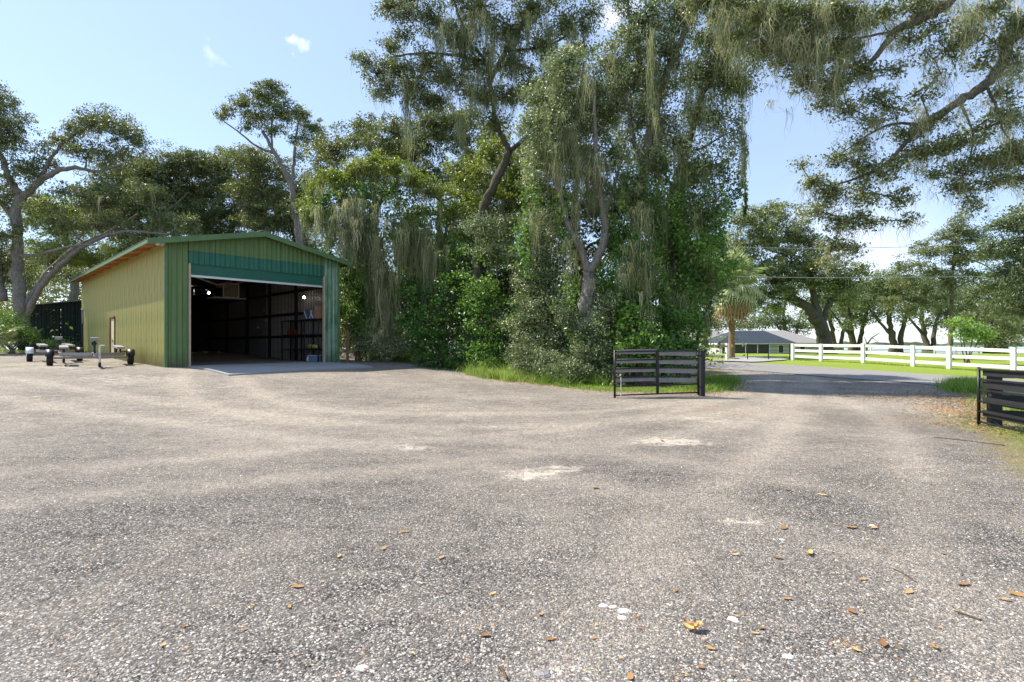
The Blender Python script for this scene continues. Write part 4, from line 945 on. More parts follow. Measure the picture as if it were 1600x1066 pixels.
# ---- tall centre oak
y = 25
tree('tall_oak', 'tall oak with dark crooked limbs and hanging moss at the centre of the view', (X(752,y), y),
  [S([(752,580),(748,480),(745,420),(750,350),(762,310),(785,262),(797,235)], .26, .17, y), S([(797,235),(780,205),(772,175),(768,140),(760,100),(735,70),(700,48)], .13, .06, y), S([(797,235),(825,212),(845,195),(868,150),(880,110)], .12, .05, y),
   S([(765,130),(790,80),(815,40),(835,-10)], .13, .07, y), S([(758,95),(700,85),(650,84),(610,90)], .08, .04, y), S([(835,-10),(840,-70),(835,-130)], .09, .04, y), S([(735,70),(715,20),(700,-40)], .08, .04, y), S([(750,345),(744,410)], .1, .1, y),S([(790,80),(835,75),(880,60),(905,30)], .08, .03, y)],
  [C(830,130,y,28,20), C(870,110,y,26,20), C(800,150,y,26,18,.8), C(735,140,y,26,14,.8), C(905,80,y,24,18,.8), C(610,75,y,22,12), C(570,95,y,21,13,1.00), C(590,115,y,24,16), C(600,140,y,25,15,1.00), C(625,105,y,26,18), C(645,130,y,28,18), C(665,95,y,28,20), C(610,10,y,23,16,0.98), C(640,25,y,23,19,0.98), C(632,55,y,17,13,0.88), C(680,30,y,28,23,1.00), C(715,60,y,32,25,1.00), C(745,20,y,34,23,1.00), C(700,120,y,32,21,1.00), C(745,100,y,34,23,0.98), C(790,50,y,34,25,1.00), C(830,20,y,32,23,1.00), C(800,100,y,32,19,0.98), C(850,70,y,28,21,0.98), C(885,40,y,25,28,1.00), C(925,20,y,23,17,0.88), C(920,45,y,17,13,0.78), C(660,155,y,25,13,0.98), C(690,160,y,21,11,0.78), C(760,150,y,32,17,0.78), C(770,190,y,28,15,0.78), C(720,-20,y,40,26), C(800,-25,y,40,26), C(870,-20,y,36,26), C(640,-15,y,30,16),C(670,160,y,25,15,0.88)],
  .092, 2.3, 'oak_leaf', 'bark_dark', moss=420, mlen=(.5,2.0), mper=16, mw=.022, tintoff=.05,
  extra_moss=mt([(635,140,80,6,14),(638,170,110,3,10),(690,40,90,8,16),(715,55,110,8,20),(745,30,110,10,24),(765,60,120,10,24),(800,70,100,10,24),(820,30,100,8,20),(850,60,80,8,18),(705,120,80,8,18),(740,130,90,10,24),(775,140,80,8,18),(860,90,60,6,12),(890,60,60,6,12),(720,190,90,5,10),(925,250,120,3,0)], y-.4), moss_hue=-.05)

# ---- right-hand cluster of mossy trees
y = 21
vd = []
for px, py, L, w in ((905,500,2.6,.30),(925,530,1.8,.30),(895,430,3.0,.22),(945,400,3.6,.25),(880,300,2.4,.2),(960,330,3,.25)):
    p = at(px, py, 20.4); vd.append((p.x, p.y, p.z, L, w, int(210*L)))
tree('mossy_tree', 'pale forked trunk hung with moss rising from the thicket left of the grey gate', (X(912,y), y),
  [S([(908,600),(912,520),(914,470),(920,425)], .30, .24, 20.2), S([(920,428),(905,385),(888,350),(875,300),(862,240)], .16, .06, 20.3), S([(922,425),(945,370),(940,320),(932,270),(930,200),(925,130)], .18, .06, 20.3), S([(942,345),(960,290),(975,230),(990,170)], .08, .04, y), S([(960,600),(955,540),(970,480),(985,430)], .13, .08, y)],
  [C(845,150,y,30,26), C(880,130,y,34,26), C(920,150,y,32,26), C(835,195,y,30,28), C(875,190,y,37,34,0.98), C(915,205,y,32,28,0.88), C(850,245,y,34,28,0.98), C(955,110,y,30,37,1.00), C(940,180,y,28,28,0.88), C(840,290,y,28,25,0.98), C(890,95,y,34,23,1.00), C(965,160,y,25,28,0.88), C(860,340,y,25,25,0.88)],
  .085, 2.1, 'bush_leaf', 'bark_grey', moss=170, mlen=(.6,2.2), mper=18, mw=.02,
  extra_moss=mt([(850,180,150,7,14),(830,330,120,5,12),(870,120,110,6,16),(915,130,140,6,14),(885,400,120,6,10),(885,220,130,10,34),(905,240,130,8,30),(925,260,130,6,24),(870,250,110,6,20),(900,340,80,3,10),(930,450,100,3,8),(905,520,70,4,8),(945,270,120,6,18)], y-.5), moss_hue=.0, tintoff=.20, vine=vd)
vd = []
for px, py, L, w in ((985,270,4.2,.22),(1000,230,4.6,.22),(1015,300,4.5,.3),(990,380,4.5,.35),(970,440,3.2,.3),(1005,450,3,.35),(1000,130,2,.3),(1030,210,3.4,.18),(975,200,3,.2)):
    p = at(px, py, 20+random.uniform(-.5,.5)); vd.append((p.x, p.y, p.z, L, w, int(250*L)))
y = 20
tree('mossy_tree', 'leaning mossy tree wrapped in bright green vines above the middle of the grey gate', (X(985,y), y),
  [S([(985,600),(985,500),(988,420),(998,330),(1005,260),(1020,190),(1040,120),(1062,70),(1088,10),(1105,-50)], .22, .10, y), S([(1005,260),(985,200),(990,130),(1000,60)], .1, .05, y), S([(1028,165),(1000,100),(985,40),(980,-20)], .07, .03, y)],
  [C(985,60,y,30,34,1.00), C(1010,30,y,34,30,1.00), C(1000,110,y,32,28,0.98), C(1040,80,y,32,30,0.98), C(1025,130,y,32,28,0.88), C(1000,175,y,28,28,0.88), C(1035,190,y,28,23,0.78), C(975,130,y,21,23,0.88), C(1060,30,y,30,28,0.98), C(1095,-20,y,36,26), C(1030,-20,y,36,24), C(985,300,y,23,28,0.68), C(1020,250,y,23,23,0.68), C(975,-10,y,24,20)],
  .082, 2.0, 'bush_leaf', 'bark', moss=190, mlen=(.5,2.0), mper=16, mw=.02, vine=vd, tintoff=.05,
  extra_moss=mt([(1018,60,200,2,10),(1022,160,160,3,10),(1005,330,110,8,24),(990,400,110,6,20),(1015,420,110,6,18),(975,420,80,5,12)], y-.6))
vd = []
for px, py, L, w in ((1050,330,5,.3),(1075,300,4,.3),(1100,330,3.4,.35),(1125,300,2.6,.2),(1152,180,3.2,.14),(1160,150,3.6,.10),(1140,210,3.0,.16),(1090,230,2.6,.2),(1065,250,3,.2),(1110,200,2.6,.2),(1045,450,3,.35),(1070,470,2.6,.35),(1125,140,2.2,.22),(1130,230,2.6,.16),(1164,230,2.7,.06)):
    p = at(px, py, 20.5+random.uniform(-.5,.5)); vd.append((p.x, p.y, p.z, L, w, int(210*L)))
for px, py, L, w in ((830,170,3.4,.28),(862,130,3.0,.25),(1010,60,3.2,.25),(1040,120,4.0,.25),(1075,90,3.6,.25),(1100,160,3.6,.22),(1030,250,4.6,.3),(1120,330,2.8,.25),(1060,210,4.4,.25),(820,300,3.2,.3),(1090,360,4.0,.3),(1025,400,3.6,.35)):
    p = at(px, py, 19.8+random.uniform(-.4,.4)); vd.append((p.x, p.y, p.z, L, w, int(190*L)))
y = 20.8
tree('mossy_tree', 'dark twin-stemmed mossy tree at the right end of the thicket beside the driveway', (X(1058,y), y),
  [S([(1060,600),(1058,520),(1052,450),(1052,380),(1062,310),(1072,240),(1090,170),(1110,110),(1130,60)], .24, .08, y), S([(1072,590),(1088,540),(1098,500),(1112,470)], .09, .04, y), S([(1040,600),(1038,500),(1045,400),(1055,330)], .12, .08, y), S([(1072,240),(1100,230),(1125,215),(1145,205)], .06, .02, y), S([(1054,370),(1085,340),(1120,330)], .07, .03, y)],
  [C(1085,120,y,34,30,0.98), C(1120,100,y,37,32,0.98), C(1150,60,y,34,30,0.98), C(1105,60,y,34,28,0.98), C(1140,130,y,30,30,0.88), C(1090,180,y,32,25,0.78), C(1125,180,y,28,25,0.78), C(1060,220,y,30,28,0.68), C(1080,270,y,30,23,0.68), C(1110,260,y,28,23,0.63), C(1060,320,y,30,28,0.88), C(1095,340,y,34,28,0.88), C(1060,400,y,28,32,0.78), C(1090,430,y,34,28,0.98), C(1150,10,y,36,24), C(1180,90,y,23,25,0.78), C(1200,30,y,30,28,0.98), C(1165,130,y,18,23,0.78), C(1090,500,y,25,23,0.78)],
  .082, 2.0, 'oak_leaf', 'bark_dark', moss=200, mlen=(.5,2.2), mper=16, mw=.02, vine=vd, tintoff=.1,
  extra_moss=mt([(1030,320,150,8,14),(1010,240,150,7,12),(960,90,110,6,16),(1080,150,120,6,14),(1050,60,120,7,18),(1110,280,110,5,12),(985,470,90,6,14),(1065,250,130,5,18),(1045,440,120,5,18),(1060,480,90,5,14),(1100,150,90,5,14),(1130,110,80,6,14),(1160,200,130,2,8),(1085,330,80,5,10),(1050,540,50,6,8)], y-.4), moss_hue=-.05)

# ---- the thicket's bushes, each a mound of its own
vb = dict(mat='vine_leaf', size=.088, asp=.72)
bush('thicket_bush', 'dark glossy vine mound left of the two thicket posts, right of the vine-draped trunk', (X(560,28),28), [C(560,480,28,34,40), C(548,425,28.5,28,40), C(575,400,29,26,40), C(590,530,28,30,28,.8)], **vb, k=1.9, tintoff=-.18)
bush('thicket_bush', 'dark green vine mound in the shade below the vine-draped arch', (X(690,25.5),25.5), [C(665,520,25.5,38,40), C(700,470,25.5,40,40), C(640,470,26.5,26,40,.8), C(725,420,26,34,40), C(740,530,25,38,44), C(690,560,25,44,22)], **vb, k=2.1, tintoff=-.15)
bush('thicket_bush', 'dark green vine mound between the arch and the silvery shrub', (X(775,24),24), [C(745,460,24,38,40), C(780,500,23.6,38,46), C(770,400,24.6,34,26), C(760,560,23.4,40,26)], **vb, k=2.0, tintoff=-.05)
bush('silvery_shrub', 'silvery-leaved mound high in the thicket below the tall centre oak', (X(790,23.5),24.5), [C(755,355,24.2,34,18), C(795,350,24,34,18), C(830,370,23.5,30,24), C(775,385,23.8,34,18), C(815,400,23.3,26,18)], size=.088, k=2.2, tintoff=.22)
bush('silvery_shrub', 'tall silvery shrub to the left of the pale forked trunk', (X(850,22),22), [C(830,440,22.2,34,34), C(860,480,21.8,38,38), C(820,500,21.6,34,38), C(860,410,22.4,28,26), C(880,530,21.2,34,34), C(835,550,21,36,30)], size=.080, k=2.1, tintoff=.05)
bush('thicket_bush', 'leafy dark bush at the foot of the pale forked trunk behind the grey gate', (X(925,19.4),19.4), [C(890,490,20.2,24,30,.8), C(925,545,19.4,38,34), C(900,575,19.2,34,24), C(950,490,19.8,22,36,.8), C(945,585,18.9,30,20), C(915,510,19.5,24,24,.6)], size=.08, k=2.1, tintoff=-.02, moss=30, mlen=(.4,1.1))
bush('thicket_bush', 'bright green vine mound just behind the top of the grey gate', (X(1000,19.3),19.3), [C(985,500,19.4,30,34), C(1010,540,19,34,32), C(975,555,19,26,28), C(1000,455,19.8,28,30,.8)], mat='vine_leaf', size=.095, asp=.78, k=2.1, tintoff=.12)
bush('thicket_bush', 'green bush below the dark twin-stemmed tree at the end of the grey gate', (X(1060,20),20), [C(1050,500,19.8,26,34), C(1060,555,19.4,34,26), C(1035,545,19.2,24,26), C(1080,545,20.2,20,24), C(1030,575,18.8,30,16)], mat='vine_leaf', size=.09, asp=.75, k=1.9, tintoff=-.02)
bush('thicket_bush', 'pale low shrub between the garage corner and the first wooden post', (X(575,27.4),27.6), [C(575,535,27.4,24,20), C(600,545,27,22,16), C(625,540,27,20,22), C(560,520,28,18,20)], size=.08, k=1.9, tintoff=.28)
bush('thicket_bush', 'loose grey-green shrub standing in front of the silvery shrubs', (X(880,19.8),19.6), [C(855,565,19.9,30,22), C(820,555,20.6,26,24), C(885,580,19.0,28,16)], size=.07, k=1.8, tintoff=.1, asp=.3)
# dense core so that the thicket closes behind
bush('thicket_core', 'dark tangle of undergrowth filling the thicket behind the front bushes', (1.0, 27), [C(560,470,31,50,70), C(650,440,30,50,80), C(740,440,29,50,80), C(830,430,27,50,80), C(910,440,26,50,80), C(990,450,25,50,80), C(1060,460,25,40,60), C(640,360,31,44,40), C(880,350,27,40,50), C(960,330,26,40,50),C(1040,370,25.5,30,40)], size=.13, k=1.9, mat='oak_leaf', tintoff=-.05, cat='undergrowth', sub=.3)

# ---- driveway oak overhead on the right
y = 13
tk = [Vector((20.0, 14.0, gz(20,14))), Vector((19.8,14,3)), Vector((19,13.8,6)), Vector((17.2,13.5,8)), Vector((15,13.2,9.1)), at(1640,32,13)]
tree('driveway_oak', 'overhanging oak limbs with moss reaching in from the upper right', (20.0, 14.0),
  [(tk, .50, .17), S([(1640,32),(1596,47),(1574,68),(1566,102),(1540,130),(1500,158),(1440,195),(1420,210)], .165, .075, y), S([(1440,195),(1405,235),(1375,262),(1335,280),(1300,290)], .06, .02, y), S([(1440,195),(1390,195),(1350,215),(1318,238)], .045, .012, y), ([tk[2], Vector((17,13.5,11)), at(1560,-90,13), at(1480,2,13), at(1440,28,13), at(1400,48,13), at(1375,80,13), at(1350,110,13)], .26, .04),
   S([(1560,-90),(1400,-60),(1300,-30),(1230,-10),(1170,10)], .09, .03, y), S([(1540,130),(1560,175,12.8),(1568,205,12.6),(1592,235,12.5)], .04, .012, y), S([(1400,48),(1340,60),(1300,60)], .035, .015, y), S([(1500,158),(1520,210),(1515,250)], .035, .015, y)],
  [C(1430,10,y,26,18,.8), C(1460,40,y,22,16,.7), C(1590,40,y,26,24,.7), C(1560,70,y,22,18,.6), C(1540,100,y,20,16,.6), C(1440,150,y,22,14,.6), C(1400,260,y,20,16,.7), C(1440,200,y,22,14,.7), C(1580,250,y,28,22,.8), C(1560,150,y,22,16,.6), C(1130,10,y,36,24), C(1090,0,y,30,20), C(1150,60,y,24,20,.8), C(1220,50,y,28,20), C(1270,45,y,28,20), C(1330,30,y,28,20), C(1190,20,y,36,22,1.00), C(1245,20,y,36,24,1.00), C(1300,20,y,36,24,1.00), C(1200,70,y,24,20,0.80), C(1235,85,y,28,22,1.00), C(1280,80,y,30,24,1.00), C(1320,75,y,30,22,1.00), C(1260,125,y,24,20,0.90), C(1300,130,y,28,20,0.90), C(1345,110,y,28,20,0.90), C(1290,165,y,18,12,0.80), C(1325,170,y,22,14,0.80), C(1365,150,y,24,14,0.80), C(1360,190,y,20,12,0.60), C(1380,20,y,24,18,0.80), C(1420,60,y,20,12,0.75), C(1400,110,y,18,12,0.65),
   C(1480,75,y,20,20,0.60), C(1510,50,y,24,22,0.70), C(1550,15,y,30,18,0.70), C(1450,85,y,16,14,0.50), C(1590,100,y,18,22,0.60), C(1470,115,y,18,12,0.50),
   C(1250,255,y,12,8,0.70), C(1270,285,y,20,14,0.80), C(1300,300,y,24,18,0.90), C(1280,330,y,24,16,0.80), C(1320,345,y,26,18,0.80), C(1305,385,y,24,14,0.80), C(1345,300,y,24,18,0.80), C(1370,270,y,24,14,0.70), C(1360,345,y,18,16,0.70), C(1405,310,y,18,20,0.70), C(1415,345,y,12,12,0.60), C(1340,390,y,12,12,0.60), C(1290,410,y,16,10,0.60), C(1345,225,y,22,12,0.60), C(1330,250,y,20,12,0.60), C(1312,242,y,18,11,.8), C(1340,262,y,18,10,.8), C(1395,170,y,20,14,0.80),C(1410,205,y,22,14,0.60),
   C(1430,235,y,24,14,0.70), C(1465,235,y,24,18,0.70), C(1455,275,y,18,14,0.60), C(1500,220,y,26,18,0.70), C(1540,200,y,26,20,0.70), C(1500,265,y,24,14,0.70), C(1535,250,y,26,16,0.70), C(1580,180,y,24,20,0.70), C(1590,230,y,26,20,0.70), C(1550,285,y,26,12,0.70), C(1500,295,y,26,12,0.70), C(1520,320,y,24,10,0.60), C(1590,280,y,22,16,0.70), C(1475,185,y,18,10,0.50)],
  .062, 2.75, 'oak_leaf', 'bark', moss=1000, mlen=(.2,1.1), mper=14, mw=.012, tintoff=.14, sub=.155, per=26, branch_r=.62, moss_hue=.16,
  extra_moss=mt([(1180,20,90,8,22),(1240,50,90,10,30),(1270,70,110,10,36),(1300,110,80,10,30),(1320,70,80,8,24),(1215,60,80,6,16),(1505,10,90,10,24),(1535,20,80,8,20),(1520,40,80,5,12),(1400,40,60,6,10),(1345,60,60,5,10),(1560,110,50,12,20),(1500,170,60,14,20),(1440,250,50,6,8),(1430,330,50,2,5),(1240,130,60,2,5),(1290,400,60,3,6),(1205,150,50,2,4),(1480,270,40,8,8),(1590,90,70,8,14),(1130,30,120,8,24),(1160,60,110,6,14),(1200,20,110,8,22),(1280,20,140,10,30),(1350,20,100,8,24),(1440,180,70,6,14),(1570,200,70,8,20),(1590,20,110,8,14)], y))

# ---- right edge and far trees
y = 25
tree('edge_oak', 'dense dark oak with trailing vines filling the right edge beyond the white fence', (X(1625,y), y), [S([(1630,600),(1625,500),(1615,430),(1600,370)], .28, .12, y), S([(1618,440),(1590,400),(1565,370)], .1, .04, y)],
  [C(1600,335,y,30,24), C(1570,350,y,26,16), C(1550,385,y,20,20,.8), C(1590,390,y,30,26), C(1620,430,y,34,30), C(1570,430,y,26,20), C(1600,480,y,30,26), C(1630,370,y,36,36), C(1640,300,y,30,26), C(1560,470,y,18,16,.7)], .09, 2.3, 'bush_leaf', 'bark', moss=110, mlen=(.5,1.4), tintoff=-.16)
y = 42
tree('mossy_cedar', 'layered grey-green tree with a straight brown trunk behind the white fence', (X(1484,y), y), [S([(1484,560),(1486,500),(1489,430),(1493,380),(1498,350)], .20, .03, y), S([(1489,440),(1450,432),(1420,445)], .08, .03, y), S([(1490,400),(1530,410),(1560,430)], .08, .03, y), S([(1487,455),(1520,440),(1550,470)], .07, .03, y)],
  [C(1485,440,y,22,12), C(1492,410,y,22,12), C(1478,465,y,20,10), C(1502,340,y,14,8), C(1495,356,y,22,9), C(1510,366,y,22,8), C(1490,385,y,30,9), C(1480,372,y,28,10), C(1525,370,y,22,12), C(1450,395,y,30,10), C(1500,400,y,34,10), C(1545,400,y,26,12), C(1425,415,y,28,9), C(1470,425,y,34,9), C(1525,430,y,34,11), C(1410,440,y,24,10), C(1445,455,y,30,10), C(1560,450,y,26,12), C(1420,485,y,22,10), C(1390,470,y,20,10), C(1545,480,y,28,12), C(1580,470,y,22,14), C(1440,382,y,16,6), C(1460,480,y,20,8,.5), C(1520,500,y,20,10,.6), C(1575,510,y,24,14,.8), C(1600,450,y,30,30)],
  .12, 2.2, 'cypress_leaf', 'bark', moss=160, mlen=(.5,1.3), mw=.04, sub=.26)
y = 33
bush('bright_bush', 'bright green bush behind the white fence beside the straight brown trunk', (X(1512,y), y), [C(1500,505,y,18,10), C(1520,515,y,20,12), C(1505,525,y,20,10), C(1535,525,y,14,10)], mat='vine_leaf', size=.09, k=2.2, tintoff=.4)
y = 62
tree('spreading_oak', 'huge spreading oak with a thick leaning trunk right of the grey ranch house', (X(1286,y), y), [S([(1290,560),(1284,520),(1272,495),(1255,478),(1230,458),(1205,440)], .90, .3, y), S([(1284,515),(1275,480),(1268,450),(1262,420)], .6, .2, y), S([(1284,510),(1298,470),(1320,450),(1345,440)], .4, .12, y), S([(1262,484),(1235,470),(1205,465)], .3, .1, y)],
  [C(1170,345,y,34,22), C(1210,335,y,32,22), C(1150,385,y,30,26), C(1195,375,y,38,28), C(1240,365,y,26,22), C(1235,405,y,36,24), C(1190,420,y,34,22), C(1280,410,y,30,20), C(1270,440,y,36,18), C(1225,445,y,34,16), C(1310,425,y,26,18), C(1320,450,y,24,14), C(1180,460,y,28,14,.8), C(1290,465,y,22,9,.6), C(1240,470,y,20,8,.6), C(1345,420,y,20,14,.8), C(1215,480,y,20,10,.8), C(1160,410,y,30,24), C(1255,425,y,34,20), C(1210,460,y,34,12), C(1300,445,y,32,14), C(1170,480,y,26,12), C(1330,470,y,22,9,.7), C(1265,380,y,24,16), C(1150,440,y,26,20)],
  .19, 2.6, 'oak_leaf', 'bark_dark', moss=220, mlen=(.8,1.8), mw=.06, tintoff=.14, sub=.42)
y = 50
tree('shade_oak', 'oak with a leaning dark trunk just left of the palm', (X(1102,y), y), [S([(1100,560),(1103,525),(1108,500),(1122,480),(1135,465)], .42, .2, y), S([(1106,505),(1090,480),(1075,460)], .2, .08, y)],
  [C(1075,440,y,28,24), C(1110,430,y,28,24), C(1090,470,y,30,16), C(1130,450,y,26,22), C(1150,485,y,22,12,.6), C(1060,490,y,20,18), C(1080,400,y,26,22), C(1120,390,y,28,26), C(1115,485,y,18,8,.6)], .16, 2.2, 'oak_leaf', 'bark_dark', moss=50, mlen=(.8,1.8), mw=.05, tintoff=.16, sub=.34)
for i, (lab, y, cx, cl) in enumerate((
  ('far lakeside oak just right of the huge spreading oak', 78, 1334, [(1325,455,24,18),(1350,450,26,18),(1335,480,26,14),(1365,470,18,14),(1310,480,16,14),(1325,505,16,8),(1350,500,20,9),(1370,455,22,16)]),
  ('far lakeside oak with two crossing dark trunks behind the white fence', 74, 1397, [(1375,440,22,14),(1400,432,26,14),(1430,440,22,14),(1385,462,26,12),(1420,465,22,12),(1395,485,22,10),(1440,470,18,12),(1370,490,16,10),(1400,450,26,18),(1410,500,14,7),(1350,470,20,14)]),
  ('far lakeside oak filling the line left of the straight brown trunk', 84, 1448, [(1430,450,24,16),(1460,440,26,18),(1490,455,24,18),(1445,475,22,12),(1475,485,24,14),(1500,480,20,16),(1430,490,16,8),(1460,505,16,8),(1490,505,20,12)]),
  ('far low oak behind the right edge of the white fence', 70, 1545, [(1510,470,24,18),(1540,455,28,20),(1575,450,28,22),(1550,490,26,14),(1585,490,24,18),(1600,430,26,26)]),
  ('far round oak behind the trunk of the spreading oak', 96, 1305, [(1280,470,26,18),(1310,460,26,20),(1340,470,24,18),(1300,490,22,12),(1265,490,20,12),(1335,495,16,8)]),
  ('far hazy oak glimpsed behind the ranch house roof', 125, 1232, [(1160,510,26,12),(1190,500,24,14),(1225,505,26,14),(1255,510,20,12),(1210,485,20,10)]),
  ('far pale oak at the lake between the palm and the ranch house', 130, 1085, [(1060,505,26,16),(1090,500,26,16),(1120,508,24,12),(1040,490,20,20)]),
  ('far dark oak behind the bright green bush at the right', 64, 1560, [(1530,520,22,12),(1560,505,26,18),(1590,515,26,18),(1545,490,18,12),(1600,480,26,22),(1520,500,20,14),(1580,530,24,12),(1540,530,20,10)]))):
    tree('lakeside_oak', lab, (X(cx,y), y), [S([(cx,548),(cx-4,520),(cx-8,490),(cx-2,465)], .5, .2, y), S([(cx+8,548),(cx+12,520),(cx+20,490),(cx+30,465)], .4, .15, y), S([(cx-4,525),(cx-25,500),(cx-40,480)], .25, .08, y)],
      [C(a,b,y+random.uniform(-2,2),c,d) for a,b,c,d in cl], .003*y, 2.2, 'far_leaf', 'bark_dark', moss=40 if y < 100 else 0, mlen=(.8,1.8), mw=.07, tintoff=.1, sub=.008*y, group='oaks near the lake shore', twig=.25)
# dead branch stub by the fence
m = MB(); o_ = at(1356,556,36); m.tube([at(1352,560,36), at(1355,538,36), at(1362,528,36), at(1375,520,36)], [.08,.06,.04,.02], 6); m.tube([at(1355,538,36), at(1350,526,36)], [.04,.015], 5); m.tube([at(1362,528,36), at(1372,534,36)], [.03,.012], 5)
tag(m.build('dead_branch', 'bark_dark', None, True), 'small dead forked branch sticking up behind the white fence', 'branch')

# far woods closing the view on the left
def woods(name, x0, x1, y0, y1, n, hmax, size, per, label_kind='stuff', seed=0):
    cx = R.uniform(x0, x1, n); cy = R.uniform(y0, y1, n); cz = g(cx, cy)+R.uniform(.06, 1, n)**.8*hmax*(.7+.3*np.sin(cx*.2+seed))
    idx = np.repeat(np.arange(n), per); P = np.stack([cx, cy, cz], 1)[idx]+R.normal(size=(n*per,3))*np.array([1.1,1.1,.7])
    return leaves(name, P, size, (R.normal(.45,.2,n))[idx]+R.normal(0,.12,n*per), 'oak_leaf', None, .6, .5, kind=label_kind)
woods('far_woods', -105, -24, 54, 68, 800, 10, .34, 60)
woods('far_woods', -24, 10, 46, 58, 450, 10, .34, 60, seed=2)
woods('far_woods', -13, 11, 31.5, 39, 460, 5.0, .24, 60, seed=3)
woods('far_woods', -60, -30, 36, 44, 150, 3.5, .24, 60, seed=4)
woods('far_woods', -80, -38, 38, 50, 260, 8.0, .28, 60, seed=1)

# ---- cabbage palm
y = 45; px0 = 1143
pb = Vector((X(1143,y), y, gz(X(1143,y), y)))
pt = thing('cabbage_palm', 'cabbage palm with a smooth reddish trunk and a round head of fronds', 'palm', pb)
top = at(1144, 462, y)-pb
m = MB(); Q = smooth_path([Vector((0,0,-.2)), Vector((.02,0,top.z*.35)), Vector((-.02,0,top.z*.7)), top], 5); m.tube(Q, [.27-.06*i/(len(Q)-1) for i in range(len(Q))], 12, True, .05); m.build('trunk', 'palm_bark', pt, True)
m = MB(); m.tube([top-Vector((0,0,.5)), top, top+Vector((0,0,.7)), top+Vector((0,0,1.2))], [.2,.34,.32,.1], 10, True, .2); m.build('boot_head', 'palm_dry', pt)
def frond_mesh(mat, droop, fan=1.0, n=26, seed=0):
    rs = random.Random(seed); V = []; Fs = []; T = []; pl = 1.15
    pet = [Vector((pl*t, 0, .28*math.sin(t*1.6)-droop*.35*t*t)) for t in np.linspace(0,1,5)]
    for i in range(4):
        b = len(V); p, q = pet[i], pet[i+1]; V += [p+Vector((0,.022,0)), p-Vector((0,.022,0)), q-Vector((0,.018,0)), q+Vector((0,.018,0))]; Fs.append([b,b+1,b+2,b+3]); T += [.6]*4
    o = pet[-1]
    for k in range(n):
        a = (k/(n-1)-.5)*PI*1.45; L = (1.15*(1-.28*abs(a)/2.2))*rs.uniform(.85,1.1)*fan; d = Vector((math.cos(a)*.95, math.sin(a), 0)).normalized(); s = Vector((-d.y, d.x, 0)); w = .052
        pts = [(0,.3),(.35,1),(.7,.7),(1,.06)]; b = len(V); tt = rs.uniform(.2,.95)
        for f, ww in pts:
            z = .12*f*(1-abs(a)*.3) - (droop*.55+.30)*f**2.2*L + rs.uniform(-.02,.02); c = o+d*L*f+Vector((0,0,z)); V += [c+s*w*ww, c-s*w*ww+Vector((0,0,.02))]; T += [tt, tt]
        for i in range(3): Fs.append([b+2*i, b+2*i+1, b+2*i+3, b+2*i+2])
    me = rawmesh('frond', [tuple(v) for v in V], Fs, mat); at_ = me.attributes.new('tint','FLOAT','POINT'); at_.data.foreach_set('value', T); return me
fg = [frond_mesh('palm_green', dr, 1, 26, i) for i, dr in enumerate((.1,.4,.8))]; fd = [frond_mesh('palm_dry', dr, .9, 18, 9+i) for i, dr in enumerate((1.0,1.4))]
for i in range(58):
    a = i*2.399; el = rad(88)-rad(125)*(i/33)**.85 if i < 34 else rad(-30-random.uniform(0,40)); me = (fg[0] if el > .6 else fg[1] if el > 0 else fg[2]) if i < 34 else fd[i % 2]
    o = link('frond', me, pt, tuple(top+Vector((0,0,.95 if i < 34 else .45)))); o.rotation_euler = (random.uniform(-.25,.25), -el, a); s = random.uniform(1.12,1.42); o.scale = (s,s,s)
# ---- palmettos and ferns at the left edge
pm = [frond_mesh('palm_green', dr, .75, 20, 30+i) for i, dr in enumerate((.0,.3))]
for j, (px, yy, nf, sc, lab) in enumerate(((-10, 29, 12, .75, 'tall palmetto with blue-green fans at the left edge of the frame'), (16, 31, 10, .55, 'broad palmetto below the trunk of the grey oak'), (46, 32, 8, .5, 'small palmetto beside the dark shed'))):
    x = X(px, yy); t_ = thing('palmetto', lab, 'palmetto', (x, yy, gz(x, yy)), 0, 'palmettos at the foot of the grey oak')
    for i in range(nf):
        o = link('frond', pm[i % 2], t_, (0,0,.25+random.uniform(0,.5))); o.rotation_euler = (random.uniform(-.3,.3), -rad(random.uniform(15,75)), i*2.399); s = sc*random.uniform(.8,1.1); o.scale = (s,s,s)
bush('fern_bush', 'low bright fern patch in front of the dark shed', (X(88,31),31), [C(75,535,31,14,6), C(95,537,31,14,6), C(108,540,31,9,5,.8)], mat='vine_leaf', size=.075, k=1.2, tintoff=.3, asp=.3)
bush('fern_bush', 'dark green fern mound at the foot of the grey oak', (X(20,30),30), [C(0,522,30,26,14), C(30,520,30.5,22,13), C(50,528,30.5,14,9), C(-25,500,29,26,30), C(15,500,31,22,14)], mat='vine_leaf', size=.09, k=1.5, tintoff=-.22, asp=.3)

# ------------------------------------------------------------------ grass, weeds, litter (uncountable)
def along(pts, w, n):
    P = np.array(pts, float); d = np.hypot(*np.diff(P, axis=0).T); c = np.concatenate([[0], np.cumsum(d)]); s = R.uniform(0, c[-1], n)
    x = np.interp(s, c, P[:,0])+R.normal(size=n)*w; y = np.interp(s, c, P[:,1])+R.normal(size=n)*w; return x, y
def grass(name, x, y, h, w, tint, lean=.35):
    n = len(x); z = g(x, y)-.03; ln = R.normal(size=(n,3))*np.array([1,1,0])*(h*lean)[:,None]; ln[:,2] = -h*.15
    return ribbons(name, np.stack([x,y,z],1), h, w, 'grass_blade', None, 3, tint, .02, ln, 1, kind='stuff')
def patchy(x, y, f=1.1, th=-.1): k = (np.sin(x*f*2.1+1)*np.sin(y*f*1.7)+.5*np.sin(x*f*5+y*3)) > th; return k
x, y = along([(-6.5,30.5),(-4.8,29.3),(-2.4,26.5),(-1.0,22.6),(.2,20.2),(3.0,17.7),(5.2,16.5)], .34, 22000); k = patchy(x, y); x, y = x[k], y[k]
